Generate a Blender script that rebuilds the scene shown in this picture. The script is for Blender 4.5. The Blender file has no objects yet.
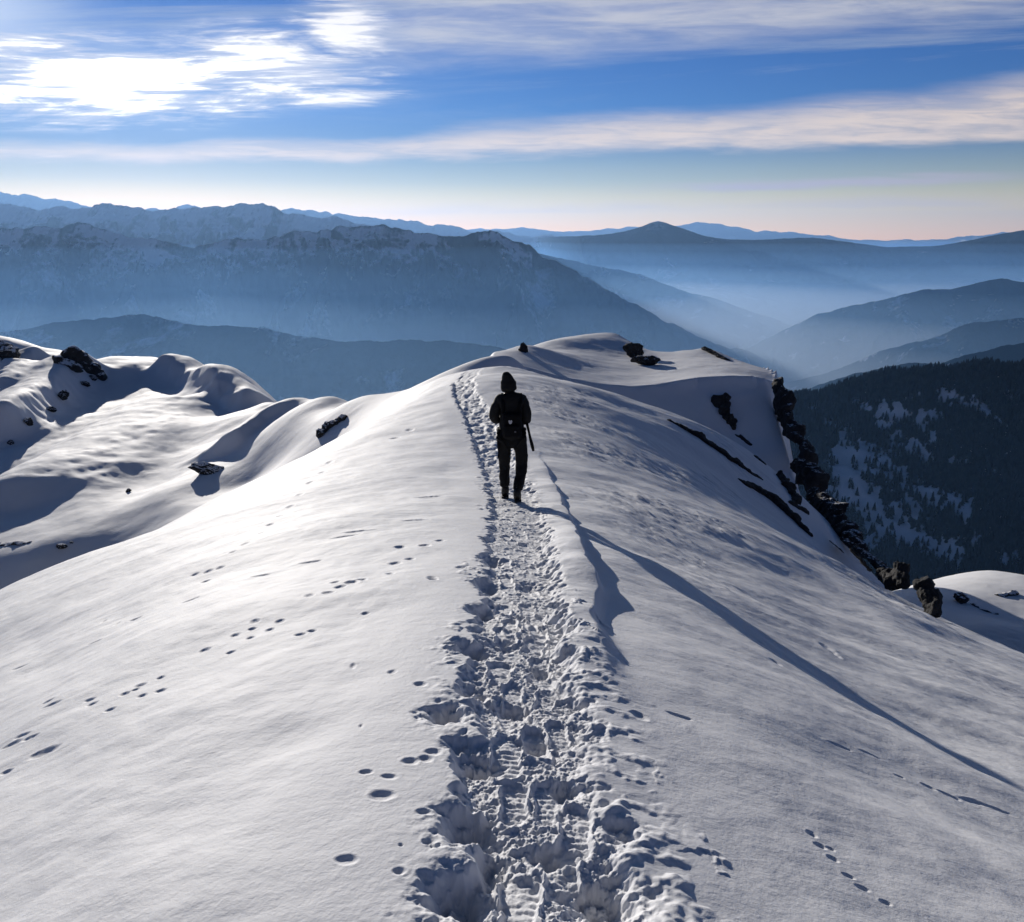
import bpy, bmesh, math, random
import numpy as np
from mathutils import Vector, Matrix, noise as mnoise

R = math.radians
scene = bpy.context.scene
COL = scene.collection
random.seed(5)
rng = np.random.default_rng(11)

# ------------------------------------------------------------------ camera model (eye at the origin)
F_PX = 887.0
PITCH = math.atan(221.0 / F_PX)
CW, CH = 1024, 922
cp, sp_ = math.cos(PITCH), math.sin(PITCH)


def ray(px, py):
    a = (px - CW / 2) / F_PX
    b = (CH / 2 - py) / F_PX
    return a, cp + b * sp_, -sp_ + b * cp


def at(px, py, Y):
    x, y, z = ray(px, py)
    return (x / y * Y, Y, z / y * Y)


# ------------------------------------------------------------------ object helpers
def tag(o, label=None, cat=None, group=None, kind=None):
    if label: o['label'] = label
    if cat: o['category'] = cat
    if group: o['group'] = group
    if kind: o['kind'] = kind
    return o


def link(name, me, mat=None, parent=None):
    o = bpy.data.objects.new(name, me)
    COL.objects.link(o)
    if mat is not None and not me.materials:
        me.materials.append(mat)
    if parent is not None:
        o.parent = parent
    return o


def empty(name, loc=(0, 0, 0), rz=0.0):
    o = bpy.data.objects.new(name, None)
    COL.objects.link(o)
    o.location = loc
    o.rotation_euler = (0, 0, rz)
    return o


def grid_mesh(name, X, Y, Z, smooth=True):
    n, m = X.shape
    co = np.empty((n * m, 3), np.float32)
    co[:, 0] = X.ravel(); co[:, 1] = Y.ravel(); co[:, 2] = Z.ravel()
    idx = np.arange(n * m, dtype=np.int32).reshape(n, m)
    q = np.stack([idx[:-1, :-1], idx[:-1, 1:], idx[1:, 1:], idx[1:, :-1]], axis=-1).reshape(-1, 4)
    return mesh_np(name, co, q, smooth)


def mesh_np(name, co, q, smooth=True):
    me = bpy.data.meshes.new(name)
    k = q.shape[1]
    me.vertices.add(len(co)); me.vertices.foreach_set('co', np.ascontiguousarray(co, np.float32).ravel())
    me.loops.add(q.size); me.loops.foreach_set('vertex_index', np.ascontiguousarray(q, np.int32).ravel())
    me.polygons.add(len(q))
    me.polygons.foreach_set('loop_start', np.arange(0, q.size, k, dtype=np.int32))
    me.polygons.foreach_set('loop_total', np.full(len(q), k, np.int32))
    me.polygons.foreach_set('use_smooth', np.full(len(q), smooth, dtype=bool))
    me.update(calc_edges=True)
    return me


# ------------------------------------------------------------------ noise in numpy
def _hash(ix, iy, seed):
    h = (ix.astype(np.int64) * 374761393 + iy.astype(np.int64) * 668265263 + seed * 1274126177) & 0xFFFFFFFF
    h = ((h ^ (h >> 13)) * 1274126177) & 0xFFFFFFFF
    return (h ^ (h >> 16)) & 0xFFFFFFFF


def gnoise(x, y, seed=0):
    ix = np.floor(x); iy = np.floor(y)
    fx = x - ix; fy = y - iy
    u = fx * fx * fx * (fx * (fx * 6 - 15) + 10); v = fy * fy * fy * (fy * (fy * 6 - 15) + 10)
    ix = ix.astype(np.int64); iy = iy.astype(np.int64)

    def g(ax, ay, dx, dy):
        a = _hash(ax, ay, seed).astype(np.float64) * (2 * math.pi / 4294967296.0)
        return np.cos(a) * dx + np.sin(a) * dy
    n00 = g(ix, iy, fx, fy); n10 = g(ix + 1, iy, fx - 1, fy)
    n01 = g(ix, iy + 1, fx, fy - 1); n11 = g(ix + 1, iy + 1, fx - 1, fy - 1)
    return 1.5 * ((n00 * (1 - u) + n10 * u) * (1 - v) + (n01 * (1 - u) + n11 * u) * v)


def fbm(x, y, octv=4, seed=0, gain=0.5, lac=2.03):
    s = np.zeros_like(x, dtype=np.float64); a = 1.0
    for k in range(octv):
        s += a * gnoise(x + 17.3 * k, y - 9.1 * k, seed + k)
        x = x * lac; y = y * lac; a *= gain
    return s


def ridged(x, y, octv=5, seed=0, gain=0.5, lac=2.07):
    s = np.zeros_like(x, dtype=np.float64); a = 1.0; w = 1.0
    for k in range(octv):
        n = 1.0 - np.abs(gnoise(x + 11.7 * k, y + 5.3 * k, seed + k))
        n = n * n * w
        w = np.clip(n * 1.6, 0, 1)
        s += a * n
        x = x * lac; y = y * lac; a *= gain
    return s


def sstep(a, b, x):
    t = np.clip((x - a) / (b - a), 0, 1)
    return t * t * (3 - 2 * t)


class TPS:
    def __init__(self, pts, scale=20.0, reg=1e-4):
        P = np.array(pts, float)
        self.s = scale
        self.p = P[:, :2] / scale
        z = P[:, 2]
        n = len(P)
        K = self.k(self.p[:, None, :], self.p[None, :, :]) + reg * np.eye(n)
        Q = np.hstack([np.ones((n, 1)), self.p])
        A = np.vstack([np.hstack([K, Q]), np.hstack([Q.T, np.zeros((3, 3))])])
        self.w = np.linalg.solve(A, np.concatenate([z, np.zeros(3)]))

    @staticmethod
    def k(a, b):
        r2 = ((a - b) ** 2).sum(-1) + 1e-12
        return 0.5 * r2 * np.log(r2)

    def __call__(self, x, y):
        sh = np.shape(x)
        x = np.ravel(x) / self.s; y = np.ravel(y) / self.s
        out = self.w[-3] + self.w[-2] * x + self.w[-1] * y
        for i in range(len(self.p)):
            r2 = (x - self.p[i, 0]) ** 2 + (y - self.p[i, 1]) ** 2 + 1e-12
            out += self.w[i] * 0.5 * r2 * np.log(r2)
        return out.reshape(sh)


def smax(a, b, k):
    h = np.clip(0.5 + 0.5 * (a - b) / k, 0, 1)
    return b * (1 - h) + a * h + k * h * (1 - h)


def poly_dist(x, y, pts):
    """signed distance to a polyline (positive on its right-hand side) and the arc fraction of the nearest point"""
    best = np.full(x.shape, 1e18); sd = np.zeros_like(x); tt = np.zeros_like(x)
    P = [np.array(p[:2], float) for p in pts]
    L = [0.0]
    for a, b in zip(P[:-1], P[1:]): L.append(L[-1] + np.linalg.norm(b - a))
    for i, (a, b) in enumerate(zip(P[:-1], P[1:])):
        d = b - a; l2 = d @ d
        t = np.clip(((x - a[0]) * d[0] + (y - a[1]) * d[1]) / l2, 0, 1)
        ex = x - (a[0] + t * d[0]); ey = y - (a[1] + t * d[1])
        r2 = ex * ex + ey * ey
        side = np.sign(ex * d[1] - ey * d[0])
        m = r2 < best
        best = np.where(m, r2, best)
        sd = np.where(m, side * np.sqrt(r2), sd)
        tt = np.where(m, (L[i] + t * (L[i + 1] - L[i])) / L[-1], tt)
    return sd, tt


# ------------------------------------------------------------------ light
SUN_AZ, SUN_EL = R(-22.5), R(9.8)
SUN = Vector((math.sin(SUN_AZ) * math.cos(SUN_EL), math.cos(SUN_AZ) * math.cos(SUN_EL), math.sin(SUN_EL)))

#@@TERRAIN
# ------------------------------------------------------------------ near terrain: the snow ridge we stand on
Yk = np.array([-60, -20, -5, 0, 1.83, 4, 6, 8, 10, 11.5, 13.5, 16, 19, 22, 27, 32, 36, 40])
Zk = np.array([-5, -2.6, -1.6, -1.52, -1.617, -1.98, -2.36, -2.75, -3.13, -3.41, -3.72, -3.99, -4.24, -4.41, -4.63, -4.78, -4.98, -5.4])


def spine_z(y):
    # smooth interpolation of the knots
    f = lambda q: np.interp(q, Yk, Zk)
    w = 0.12 * (np.abs(y) + 1.5)
    return (f(y - w) + f(y + w) + 2 * f(y) + f(y - w / 2) + f(y + w / 2)) / 6.0


def spine_Y(py):
    ys = np.linspace(0.8, 38, 4000)
    _, b, c = ray(512, py)
    g = spine_z(ys) - c / b * ys
    return float(ys[np.argmin(np.where(np.sign(g) != np.sign(g[0]), ys, 1e9))])


_tr = [(557, 922), (540, 850), (530, 790), (524, 700), (521, 640), (518, 560), (515, 500), (503, 470), (490, 440), (477, 415), (466, 395), (462, 384)]
TRX = []
for px, py in _tr:
    Y = spine_Y(py)
    TRX.append((Y, ray(px, py)[0] / ray(px, py)[1] * Y))
TRX = [(-60, 4.0), (-5, 0.3), (0, 0.12)] + TRX + [(34.0, -1.75), (37, -1.2), (42, 1.5)]
_ty = np.array([t[0] for t in TRX]); _tx = np.array([t[1] for t in TRX])


def trail_x(y):
    w = 0.06 * (np.abs(y) + 1)
    return (np.interp(y - w, _ty, _tx) + np.interp(y + w, _ty, _tx) + 2 * np.interp(y, _ty, _tx)) / 4


pts = []
for y in (-50, -20, -4, 0, 1.83, 3, 4.5, 6.5, 9, 11.5, 14, 17, 21, 26, 31, 35):
    pts.append((float(trail_x(np.array(y))), y, float(spine_z(np.array(y)))))
# left rolling edge
LS = [(448, 386, 33), (400, 406, 29), (350, 432, 25), (300, 459, 22), (200, 506, 18.5), (100, 559, 16), (0, 592, 14.5)]
for px, py, Y in LS:
    p = at(px, py, Y); pts.append(p)
# where the left flank goes once it has rolled over
for px, py, Y in LS[1:]:
    p = at(px, py, Y)
    pts.append((p[0] - 5, p[1] + 6, p[2] - 5.0))
    pts.append((p[0] - 14, p[1] + 14, p[2] - 15))
pts += [(-13.5, 13.5, -9.0), (-7, 6, -5.0), (-4, 2, -3.15), (-2, 1, -2.15), (-5, -5, -3.6), (-20, 4, -12.5), (-30, -10, -20), (-12, -30, -8), (-40, 20, -27)]
# right flank
RS = [(1024, 922, 2.45), (860, 922, 2.15), (1024, 775, 5.0), (850, 700, 5.6), (1024, 690, 9.0), (800, 600, 10.5), (700, 522, 14), (930, 618, 15.5), (860, 575, 20.5), (800, 540, 22.8),
      (740, 488, 26), (680, 433, 28.5), (640, 413, 30), (600, 392, 31.5), (545, 377, 33), (500, 367, 34.5), (620, 432, 24), (600, 442, 21)]
for px, py, Y in RS: pts.append(at(px, py, Y))
pts += [(7, 2, -4.6), (12, 4, -7.6), (6, -6, -4.4), (14, -20, -9), (20, 8, -13.5), (14, 12, -8.8), (18, 16, -12.5), (30, 20, -22)]
# dip behind the crest
pts += [(-.5, 41, -6.6), (3, 42, -8.6), (6, 42.5, -9.8), (9, 42, -10.6), (12, 40, -11.6), (2, 48, -10.5), (8, 50, -13), (14, 48, -15),
        at(780, 480, 36), at(840, 535, 29.5)]
# east of the rocky edge: steep fall
pts += [(17.5, 45, -21), (17, 36, -18.5), (17.5, 28, -17.5), (17, 22, -14.4), (22, 50, -23), (26, 34, -26), (13, 70, -22), (5, 72, -20), (25, 70, -34), (12, 90, -36)]
# the crest that bends away to the left
pts += [at(512, 357, 43), at(462, 373, 38.5), at(430, 383, 41), at(400, 393, 44.5), at(372, 401, 49), at(350, 406, 53), (-8, 52, -12.5), (-4, 60, -13.5), (2, 65, -14)]
MAIN = TPS(pts, reg=3e-4)

# the knob beyond the saddle: a lit dome that breaks off along a lip into a shaded face
KLIP = [at(*q) for q in [(470, 356, 46), (505, 362, 44), (540, 373, 43.8), (600, 384, 44.5), (640, 386, 45), (690, 379, 45.7), (740, 376, 46), (775, 379, 45.4)]] + [(14.4, 46.5, -7.4), (15.2, 50, -7.8), (16.5, 58, -8.8), (15, 72, -11)]
kp = list(KLIP[1:9]) + [at(*q) for q in [(515, 351, 49), (525, 345, 52), (560, 340, 60), (600, 334, 66), (615, 333, 66), (635, 344, 62), (642, 352, 66), (655, 356, 65), (668, 356, 62), (650, 358, 57), (690, 351, 61), (705, 348, 61), (735, 362, 54), (757, 372, 49.5),
      (560, 360, 50), (600, 362, 53), (640, 373, 50), (700, 366, 51), (580, 348, 58), (610, 346, 60)]]
kp += [(0, 64, -8), (4, 74, -8.8), (8, 76, -9.4), (11, 72, -9.6), (14, 70, -9.2), (17, 62, -10), (-3, 54, -8.5)]
KTOP = TPS(kp, reg=5e-4)


def _smooth_line(P, n, w):
    P = np.array(P); t = np.concatenate([[0], np.cumsum(np.hypot(*np.diff(P[:, :2], axis=0).T))])
    T = np.linspace(0, t[-1], n); Q = np.stack([np.interp(T, t, P[:, k]) for k in range(3)], 1)
    ker = np.hanning(w + 2)[1:-1]; ker /= ker.sum()
    return [tuple(q) for q in np.stack([np.convolve(np.pad(Q[:, k], w // 2, mode='reflect', reflect_type='odd'), ker, 'valid') for k in range(3)], 1)]


KLIP = _smooth_line(KLIP, 70, 15)


def knob_h(x, y):
    d, t = poly_dist(x, y, KLIP)
    d = d + .12 * fbm(x / 1.5, y / 1.5, 2, 33)
    sl = .62 + 3.6 * sstep(13.2, 15.4, x - np.maximum(0, y - 47) * .12)
    top = KTOP(x, y)
    lipz = np.interp(t, np.linspace(0, 1, 200), KLIPZ)
    face = lipz - .12 - sl * d
    return np.where(d < 0, top, np.minimum(top, face) + 0) - np.maximum(0, y - 70) * .6 - np.maximum(0, -1.0 - x) * .8


_kl = np.concatenate([[0], np.cumsum([math.dist(a[:2], b[:2]) for a, b in zip(KLIP[:-1], KLIP[1:])])])
KLIPZ = np.interp(np.linspace(0, 1, 200), _kl / _kl[-1], [p[2] for p in KLIP])

lp = [at(*p) for p in [(350, 409, 52), (300, 413, 60), (270, 405, 72), (235, 388, 88), (200, 371, 100), (150, 358, 110), (108, 361, 112), (60, 352, 114), (30, 343, 116), (0, 338, 118), (-60, 330, 120),
     (330, 440, 44), (300, 425, 56), (250, 480, 47), (200, 470, 54), (150, 500, 47), (100, 470, 58), (150, 440, 66), (200, 420, 74), (150, 400, 84), (250, 430, 62), (60, 420, 77), (0, 420, 80), (50, 385, 95), (0, 375, 102),
     (100, 385, 95), (0, 480, 60), (50, 530, 46), (0, 560, 42), (-80, 480, 58), (-80, 560, 44), (100, 540, 43), (-80, 400, 90), (180, 380, 95), (290, 412, 62)]]
lp += [(-12, 75, -21), (-25, 105, -24), (-45, 130, -30), (-65, 135, -28), (-90, 140, -30), (-20, 140, -55), (-70, 170, -60), (-20, 33, -19), (-35, 25, -25), (-60, 30, -26), (-5, 90, -34), (0, 60, -24), (8, 80, -40)]
LEFT = TPS(lp, reg=2e-3)

mp = [at(*p) for p in [(930, 582, 55), (960, 575, 56), (990, 570, 57), (1024, 576, 56), (1100, 590, 55), (1000, 620, 45), (950, 600, 47), (1024, 645, 38), (980, 625, 41), (1024, 610, 47), (1100, 650, 38), (1100, 720, 28)]]
mp += [(20, 40, -20), (22, 60, -27), (30, 72, -34), (45, 70, -36), (26, 25, -18.5), (18, 30, -20), (50, 20, -30), (60, 50, -36)]
MOUND = TPS(mp, reg=1e-3)


def ridge_feat(x, y, pts3, H, Lb, Lf, ends=0.15, wob=0.0, seed=3):
    """a drifted crest: rises gently on the left-hand side of the line over Lb, breaks off on its right-hand side within Lf"""
    P = np.array([p[:2] for p in pts3])
    pad = 3.2 * max(Lb, Lf)
    out = np.zeros_like(x)
    m = (x > P[:, 0].min() - pad) & (x < P[:, 0].max() + pad) & (y > P[:, 1].min() - pad) & (y < P[:, 1].max() + pad)
    if not m.any(): return out
    xs, ys = x[m], y[m]
    d, t = poly_dist(xs, ys, pts3)
    if wob: d = d + wob * fbm(xs / (6 * wob), ys / (6 * wob), 2, seed)
    e = sstep(0, ends, t) * sstep(0, ends, 1 - t)
    a = np.where(d < 0, np.exp(-(d / Lb) ** 2), np.exp(-(d / Lf) ** 2))
    out[m] = H * e * a
    return out


def PL(*p): return [at(*q) for q in p]


#@@FEATURES
LEFT_FEATS = [
    # (line, height, gentle width, steep width)
    (PL((0, 470, 68), (30, 425, 80), (58, 397, 91), (82, 384, 98), (100, 378, 102)), 2.6, 6.0, 2.2),
    (PL((150, 378, 102), (170, 374, 99), (190, 379, 94), (212, 387, 88), (235, 396, 81), (255, 405, 75)), 1.9, 4.0, 1.5),
    (PL((0, 395, 96), (20, 380, 104), (45, 370, 110)), 1.2, 3.0, 1.4),
    (PL((0, 420, 86), (25, 398, 98), (50, 382, 104)), 1.0, 3.0, 1.4),
    (PL((105, 362, 113), (150, 358, 111), (200, 371, 101), (235, 388, 89), (285, 408, 66)), 0.35, 3.0, 1.2),
    (PL((225, 470, 54), (260, 450, 57), (300, 428, 58), (330, 412, 56)), 1.2, 2.5, 1.2),
    (PL((0, 525, 49), (60, 480, 58), (120, 440, 68), (170, 405, 84)), 1.2, 5.0, 3.5),
]


def base_h(x, y):
    r = np.hypot(x, y)
    zm = MAIN(x, y)
    zm = np.where(y > 60, np.minimum(zm, -10 - 0.35 * (y - 60)), zm)
    wl = sstep(26, 34, y) * sstep(6, -2, x)
    zl = LEFT(x, y)
    for L, H, a, b in LEFT_FEATS:
        zl = zl + ridge_feat(x, y, L, H, a, b, 0.12, 0.25, 5)
    zl = zl + 0.12 * fbm(x / 7, y / 7, 3, 50) + .7 * fbm((x + .12 * y) / 8, y / 38, 2, 51)
    cone = -26 - 60 * sstep(-10, 25, x) - 0.55 * np.maximum(0, r - 122)
    wf = sstep(135, 165, r)
    zm_ = zm - sstep(-16, -40, x) * 10 - sstep(60, 80, y) * 20
    kn = (x > -6) & (x < 30) & (y > 30) & (y < 90)
    zk = np.full_like(zm_, -80.)
    if kn.any(): zk[kn] = knob_h(x[kn], y[kn])
    zm_ = smax(zm_, zk, .35)
    z = smax(zm_, np.where(wl > 0, zl * wl + (1 - wl) * -60, -60), 0.8)
    wm = sstep(17, 22, x) * sstep(16, 26, y)
    z = smax(z, MOUND(x, y) * wm + (1 - wm) * -70, 0.7)
    return z * (1 - wf) + cone * wf


# drifted lip on the right side of the trail
LIP_PX = [(690, 868), (668, 800), (640, 745), (612, 690), (600, 650), (595, 610), (589, 570), (580, 540), (569, 512), (557, 490), (549, 474), (541, 455)]
LIP = []
for px, py in LIP_PX:
    Yg = spine_Y(py)
    LIP.append((ray(px, py)[0] / ray(px, py)[1] * Yg, Yg))
_lipy = np.array([-3] + [p[1] for p in LIP]); _lipx = np.array([LIP[0][0] + .25] + [p[0] for p in LIP])

# larger hollows in the trodden trail (px, py, radius across, along, depth)
HOLES = [(466, 820, .07, .10, .16), (452, 888, .07, .08, .15), (492, 850, .05, .07, .10), (600, 880, .075, .075, .10), (622, 818, .045, .055, .06), (545, 838, .05, .04, .07), (568, 776, .05, .05, .07),
         (446, 716, .07, .08, .13), (468, 650, .08, .09, .12), (480, 612, .07, .1, .11), (512, 700, .07, .07, .07), (535, 735, .05, .05, .06), (470, 690, .06, .07, .10), (478, 760, .06, .07, .10),
         (462, 745, .05, .06, .09), (486, 585, .07, .12, .10), (492, 560, .07, .14, .09), (540, 660, .05, .08, .06), (520, 610, .06, .1, .05), (530, 580, .06, .1, .05), (505, 640, .06, .08, .05)]
# animal tracks and footprints on the untouched left flank: (px, py, length px, height px)
PRINTS = [(12, 742, 22, 5), (6, 768, 12, 5), (44, 748, 34, 8), (30, 736, 18, 4), (22, 734, 18, 4), (52, 705, 20, 4), (48, 702, 14, 3), (92, 703, 12, 4), (110, 708, 12, 4), (90, 698, 12, 3), (125, 692, 12, 4), (140, 683, 14, 4),
          (135, 688, 10, 3), (160, 687, 12, 4), (160, 675, 10, 3), (142, 693, 10, 4), (205, 648, 12, 4), (235, 634, 10, 4), (230, 650, 10, 3), (255, 622, 10, 4), (250, 636, 9, 4), (270, 628, 10, 4), (280, 620, 10, 4), (252, 628, 9, 3),
          (310, 597, 10, 4), (328, 594, 12, 4), (340, 587, 12, 4), (352, 582, 14, 4), (335, 582, 10, 3), (362, 579, 10, 3), (300, 632, 12, 3), (312, 628, 10, 3), (395, 560, 12, 4), (410, 556, 10, 3), (425, 545, 12, 4), (433, 579, 10, 3),
          (400, 545, 12, 3), (440, 540, 10, 3), (390, 572, 9, 3), (365, 610, 8, 3), (432, 578, 10, 4), (460, 568, 9, 3), (420, 685, 14, 5), (392, 671, 9, 4), (353, 663, 6, 5), (361, 725, 4, 4),
          (366, 773, 16, 5), (389, 777, 16, 5), (410, 762, 16, 7), (425, 760, 14, 7), (433, 752, 18, 6), (382, 797, 26, 10), (424, 813, 18, 6), (347, 862, 24, 9), (399, 872, 15, 7), (425, 874, 18, 9), (425, 842, 8, 5), (401, 845, 6, 3),
          (117, 622, 5, 4), (104, 620, 4, 3), (135, 617, 14, 2), (270, 525, 8, 3), (290, 505, 8, 3), (300, 495, 7, 3), (262, 536, 7, 3), (245, 548, 8, 3), (310, 483, 7, 3), (322, 472, 7, 3), (330, 462, 7, 3), (232, 556, 7, 3), (208, 572, 9, 3), (220, 568, 8, 3),
          (195, 575, 8, 3), (205, 580, 10, 3), (280, 515, 7, 3), (395, 438, 10, 2), (410, 430, 8, 2), (345, 535, 30, 2), (360, 530, 36, 2), (430, 497, 26, 2), (310, 560, 24, 2), (415, 520, 26, 2), (190, 600, 20, 2), (260, 575, 22, 2), (95, 640, 18, 2), (20, 668, 20, 2)]
RPRINTS = [(812, 836, 10, 7), (820, 848, 12, 6), (832, 862, 12, 6), (848, 880, 12, 5), (862, 893, 14, 6), (885, 908, 12, 5), (830, 852, 9, 4), (640, 716, 16, 8), (680, 716, 26, 4), (1000, 806, 26, 6), (975, 796, 30, 6), (950, 788, 22, 5), (930, 780, 14, 5), (900, 770, 12, 3), (840, 742, 24, 3), (870, 750, 24, 3), (775, 667, 10, 5), (828, 648, 12, 9), (836, 654, 8, 6), (700, 560, 8, 4), (730, 590, 8, 3), (760, 640, 6, 3)]


def trail_detail(x, y, coarse=False):
    """trodden trough, lip, hollows; only near the trail"""
    out = np.zeros_like(x)
    s = x - trail_x(y)
    m = (np.abs(s) < 2.2) & (y > -3) & (y < 37)
    if not m.any(): return out
    xs, ys, ss = x[m], y[m], s[m]
    n1 = fbm(xs / .35, ys / .35, 3, 21)
    n2 = fbm(xs / .10, ys / .10, 3, 31)
    e1 = .07 * fbm(ys / .5, ys * 0 + 3.1, 3, 41) + .045 * n2 + 0.03 * n1
    e2 = .07 * fbm(ys / .6, ys * 0 + 8.7, 3, 43) + .05 * n2
    hw = .195 + .012 * np.clip(ys, 0, 25) * .8
    hw = np.minimum(hw, .36)
    left_in = sstep(-.035, .05, ss + hw + e1)
    right_in = sstep(-.06, .10, hw * 1.0 + e2 - ss)
    inn = left_in * right_in
    fade = sstep(37, 30, ys)
    depth = (.052 + .035 * fbm(xs / .8, ys / .8, 2, 55)) * (.75 + .25 * sstep(8, 2, ys))
    lump = .008 * n1 + .003 * n2 + .005 * fbm(xs / .018, ys / .018, 2, 63) * sstep(7, 3, ys)
    lump += .0065 * fbm(xs / .045, ys / .045, 4, 61, .65)
    dz = inn * (-depth + lump)
    far = sstep(12.5, 17, ys)
    dz += inn * far * (-.05 + .05 * fbm(xs / .25, ys / .6, 3, 64))
    # boot marks, pressed one over another
    rb = np.random.default_rng(77)
    yb = 1.2
    while yb < 22:
        for lane in (-1, 1):
            cy = yb + rb.uniform(-.2, .2); cx = float(trail_x(np.array(cy))) + lane * rb.uniform(.03, .13)
            an = rb.normal(0, .18); bw, bl_ = rb.uniform(.045, .06), rb.uniform(.13, .165); dp = rb.uniform(.012, .034) * (1.25 if yb < 6 else 1)
            k = (np.abs(xs - cx) < .25) & (np.abs(ys - cy) < .32)
            if not k.any(): continue
            dx = xs[k] - cx; dy = ys[k] - cy
            u_ = dx * math.cos(an) - dy * math.sin(an); v_ = dx * math.sin(an) + dy * math.cos(an)
            waist = bw * (1 - .22 * np.exp(-((v_ + .02) / .05) ** 2))
            q = np.sqrt((np.abs(u_) / waist) ** 3 + (np.abs(v_) / bl_) ** 3) + .22 * n2[k] + .12 * n1[k]
            flat = sstep(1.15, .85, q)
            dz[k] = dz[k] * (1 - .45 * flat) + flat * (.45 * (-depth[k] - .7 * dp) + .0015 * np.sin(v_ * 180) * sstep(5, 2.5, yb)) + .22 * dp * np.exp(-((q - 1.28) / .16) ** 2) * inn[k]
        yb += .22 + .012 * yb
    # piled clods along both borders
    bl = np.exp(-((ss + hw + .07) / .10) ** 2); br = np.exp(-((ss - hw - .10) / .14) ** 2)
    clod = np.clip(fbm(xs / .13, ys / .13, 3, 71) - .10, 0, 1)
    dz += bl * clod * .03 * sstep(-.2, .5, fbm(ys / 1.3, ys * 0 + .4, 2, 5)) + br * (clod * .022 * (.1 + .85 * sstep(6, 3, ys)) + .012 * n1)
    # lip
    lx = np.interp(ys, _lipy, _lipx) + .05 * fbm(ys / 1.1, ys * 0 + 1.7, 3, 81) + .02 * n1 * sstep(6, 3, ys)
    d = xs - lx
    Hl = (.085 + .045 * fbm(ys / 1.1, ys * 0 + 5.5, 2, 83)) * sstep(3.2, 5.0, ys) * sstep(19, 12, ys)
    Hl = Hl + .07 * np.exp(-((ys - 7.2) / 1.1) ** 2)
    lipd = np.where(d < 0, np.exp(-(d / .30) ** 2), np.exp(-(d / (.045 + .05 * sstep(6, 3, ys))) ** 2))
    dz += Hl * lipd * (1 - .8 * inn)
    # loose clods thrown out beyond the right border
    cl = np.clip(fbm(xs / .16, ys / .22, 4, 95, .55) - .38, 0, 1) * np.exp(-((ss - hw - .22) / .16) ** 2) * sstep(7, 4, ys)
    dz += .075 * np.minimum(cl, .20) * sstep(-.1, .4, fbm(xs / .6, ys / .9, 2, 97))
    out[m] = dz * fade
    return out


def pits(x, y):
    out = np.zeros_like(x)
    for (px, py, a, b, dp) in HOLES:
        Yg = spine_Y(py); xg = ray(px, py)[0] / ray(px, py)[1] * Yg
        m = (np.abs(x - xg) < 3 * a) & (np.abs(y - Yg) < 3 * b)
        if m.any():
            q = ((x[m] - xg) / a) ** 2 + ((y[m] - Yg) / b) ** 2
            q = q * (1 + .5 * fbm(x[m] / .07, y[m] / .07, 2, 91))
            out[m] += -dp * .62 * np.exp(-np.maximum(q, 0) ** 1.3) * (1 + .35 * fbm(x[m] / .05, y[m] / .05, 3, 93)) + .012 * np.exp(-q * .5) * fbm(x[m] / .035, y[m] / .035, 3, 94)
    return out


def hit(px, py, fn, y0=1.0, y1=160.0, n=3000):
    a, b, c = ray(px, py)
    ys = np.geomspace(y0, y1, n)
    g = fn(a / b * ys, ys) - c / b * ys
    i = int(np.argmax(g > 0))
    return a / b * ys[i], ys[i], c / b * ys[i]


#@@GRID
def hermite(xc, Z, x):
    """smooth interpolation of the rows of Z, known at xc, to the places x"""
    G = np.gradient(Z, xc, axis=1)
    i = np.clip(np.searchsorted(xc, x, side='right') - 1, 0, len(xc) - 2)
    h = xc[i + 1] - xc[i]; f = (x - xc[i]) / h
    f2 = f * f; f3 = f2 * f
    return (Z[:, i] * (2 * f3 - 3 * f2 + 1) + G[:, i] * h * (f3 - 2 * f2 + f) + Z[:, i + 1] * (3 * f2 - 2 * f3) + G[:, i + 1] * h * (f3 - f2))


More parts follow.
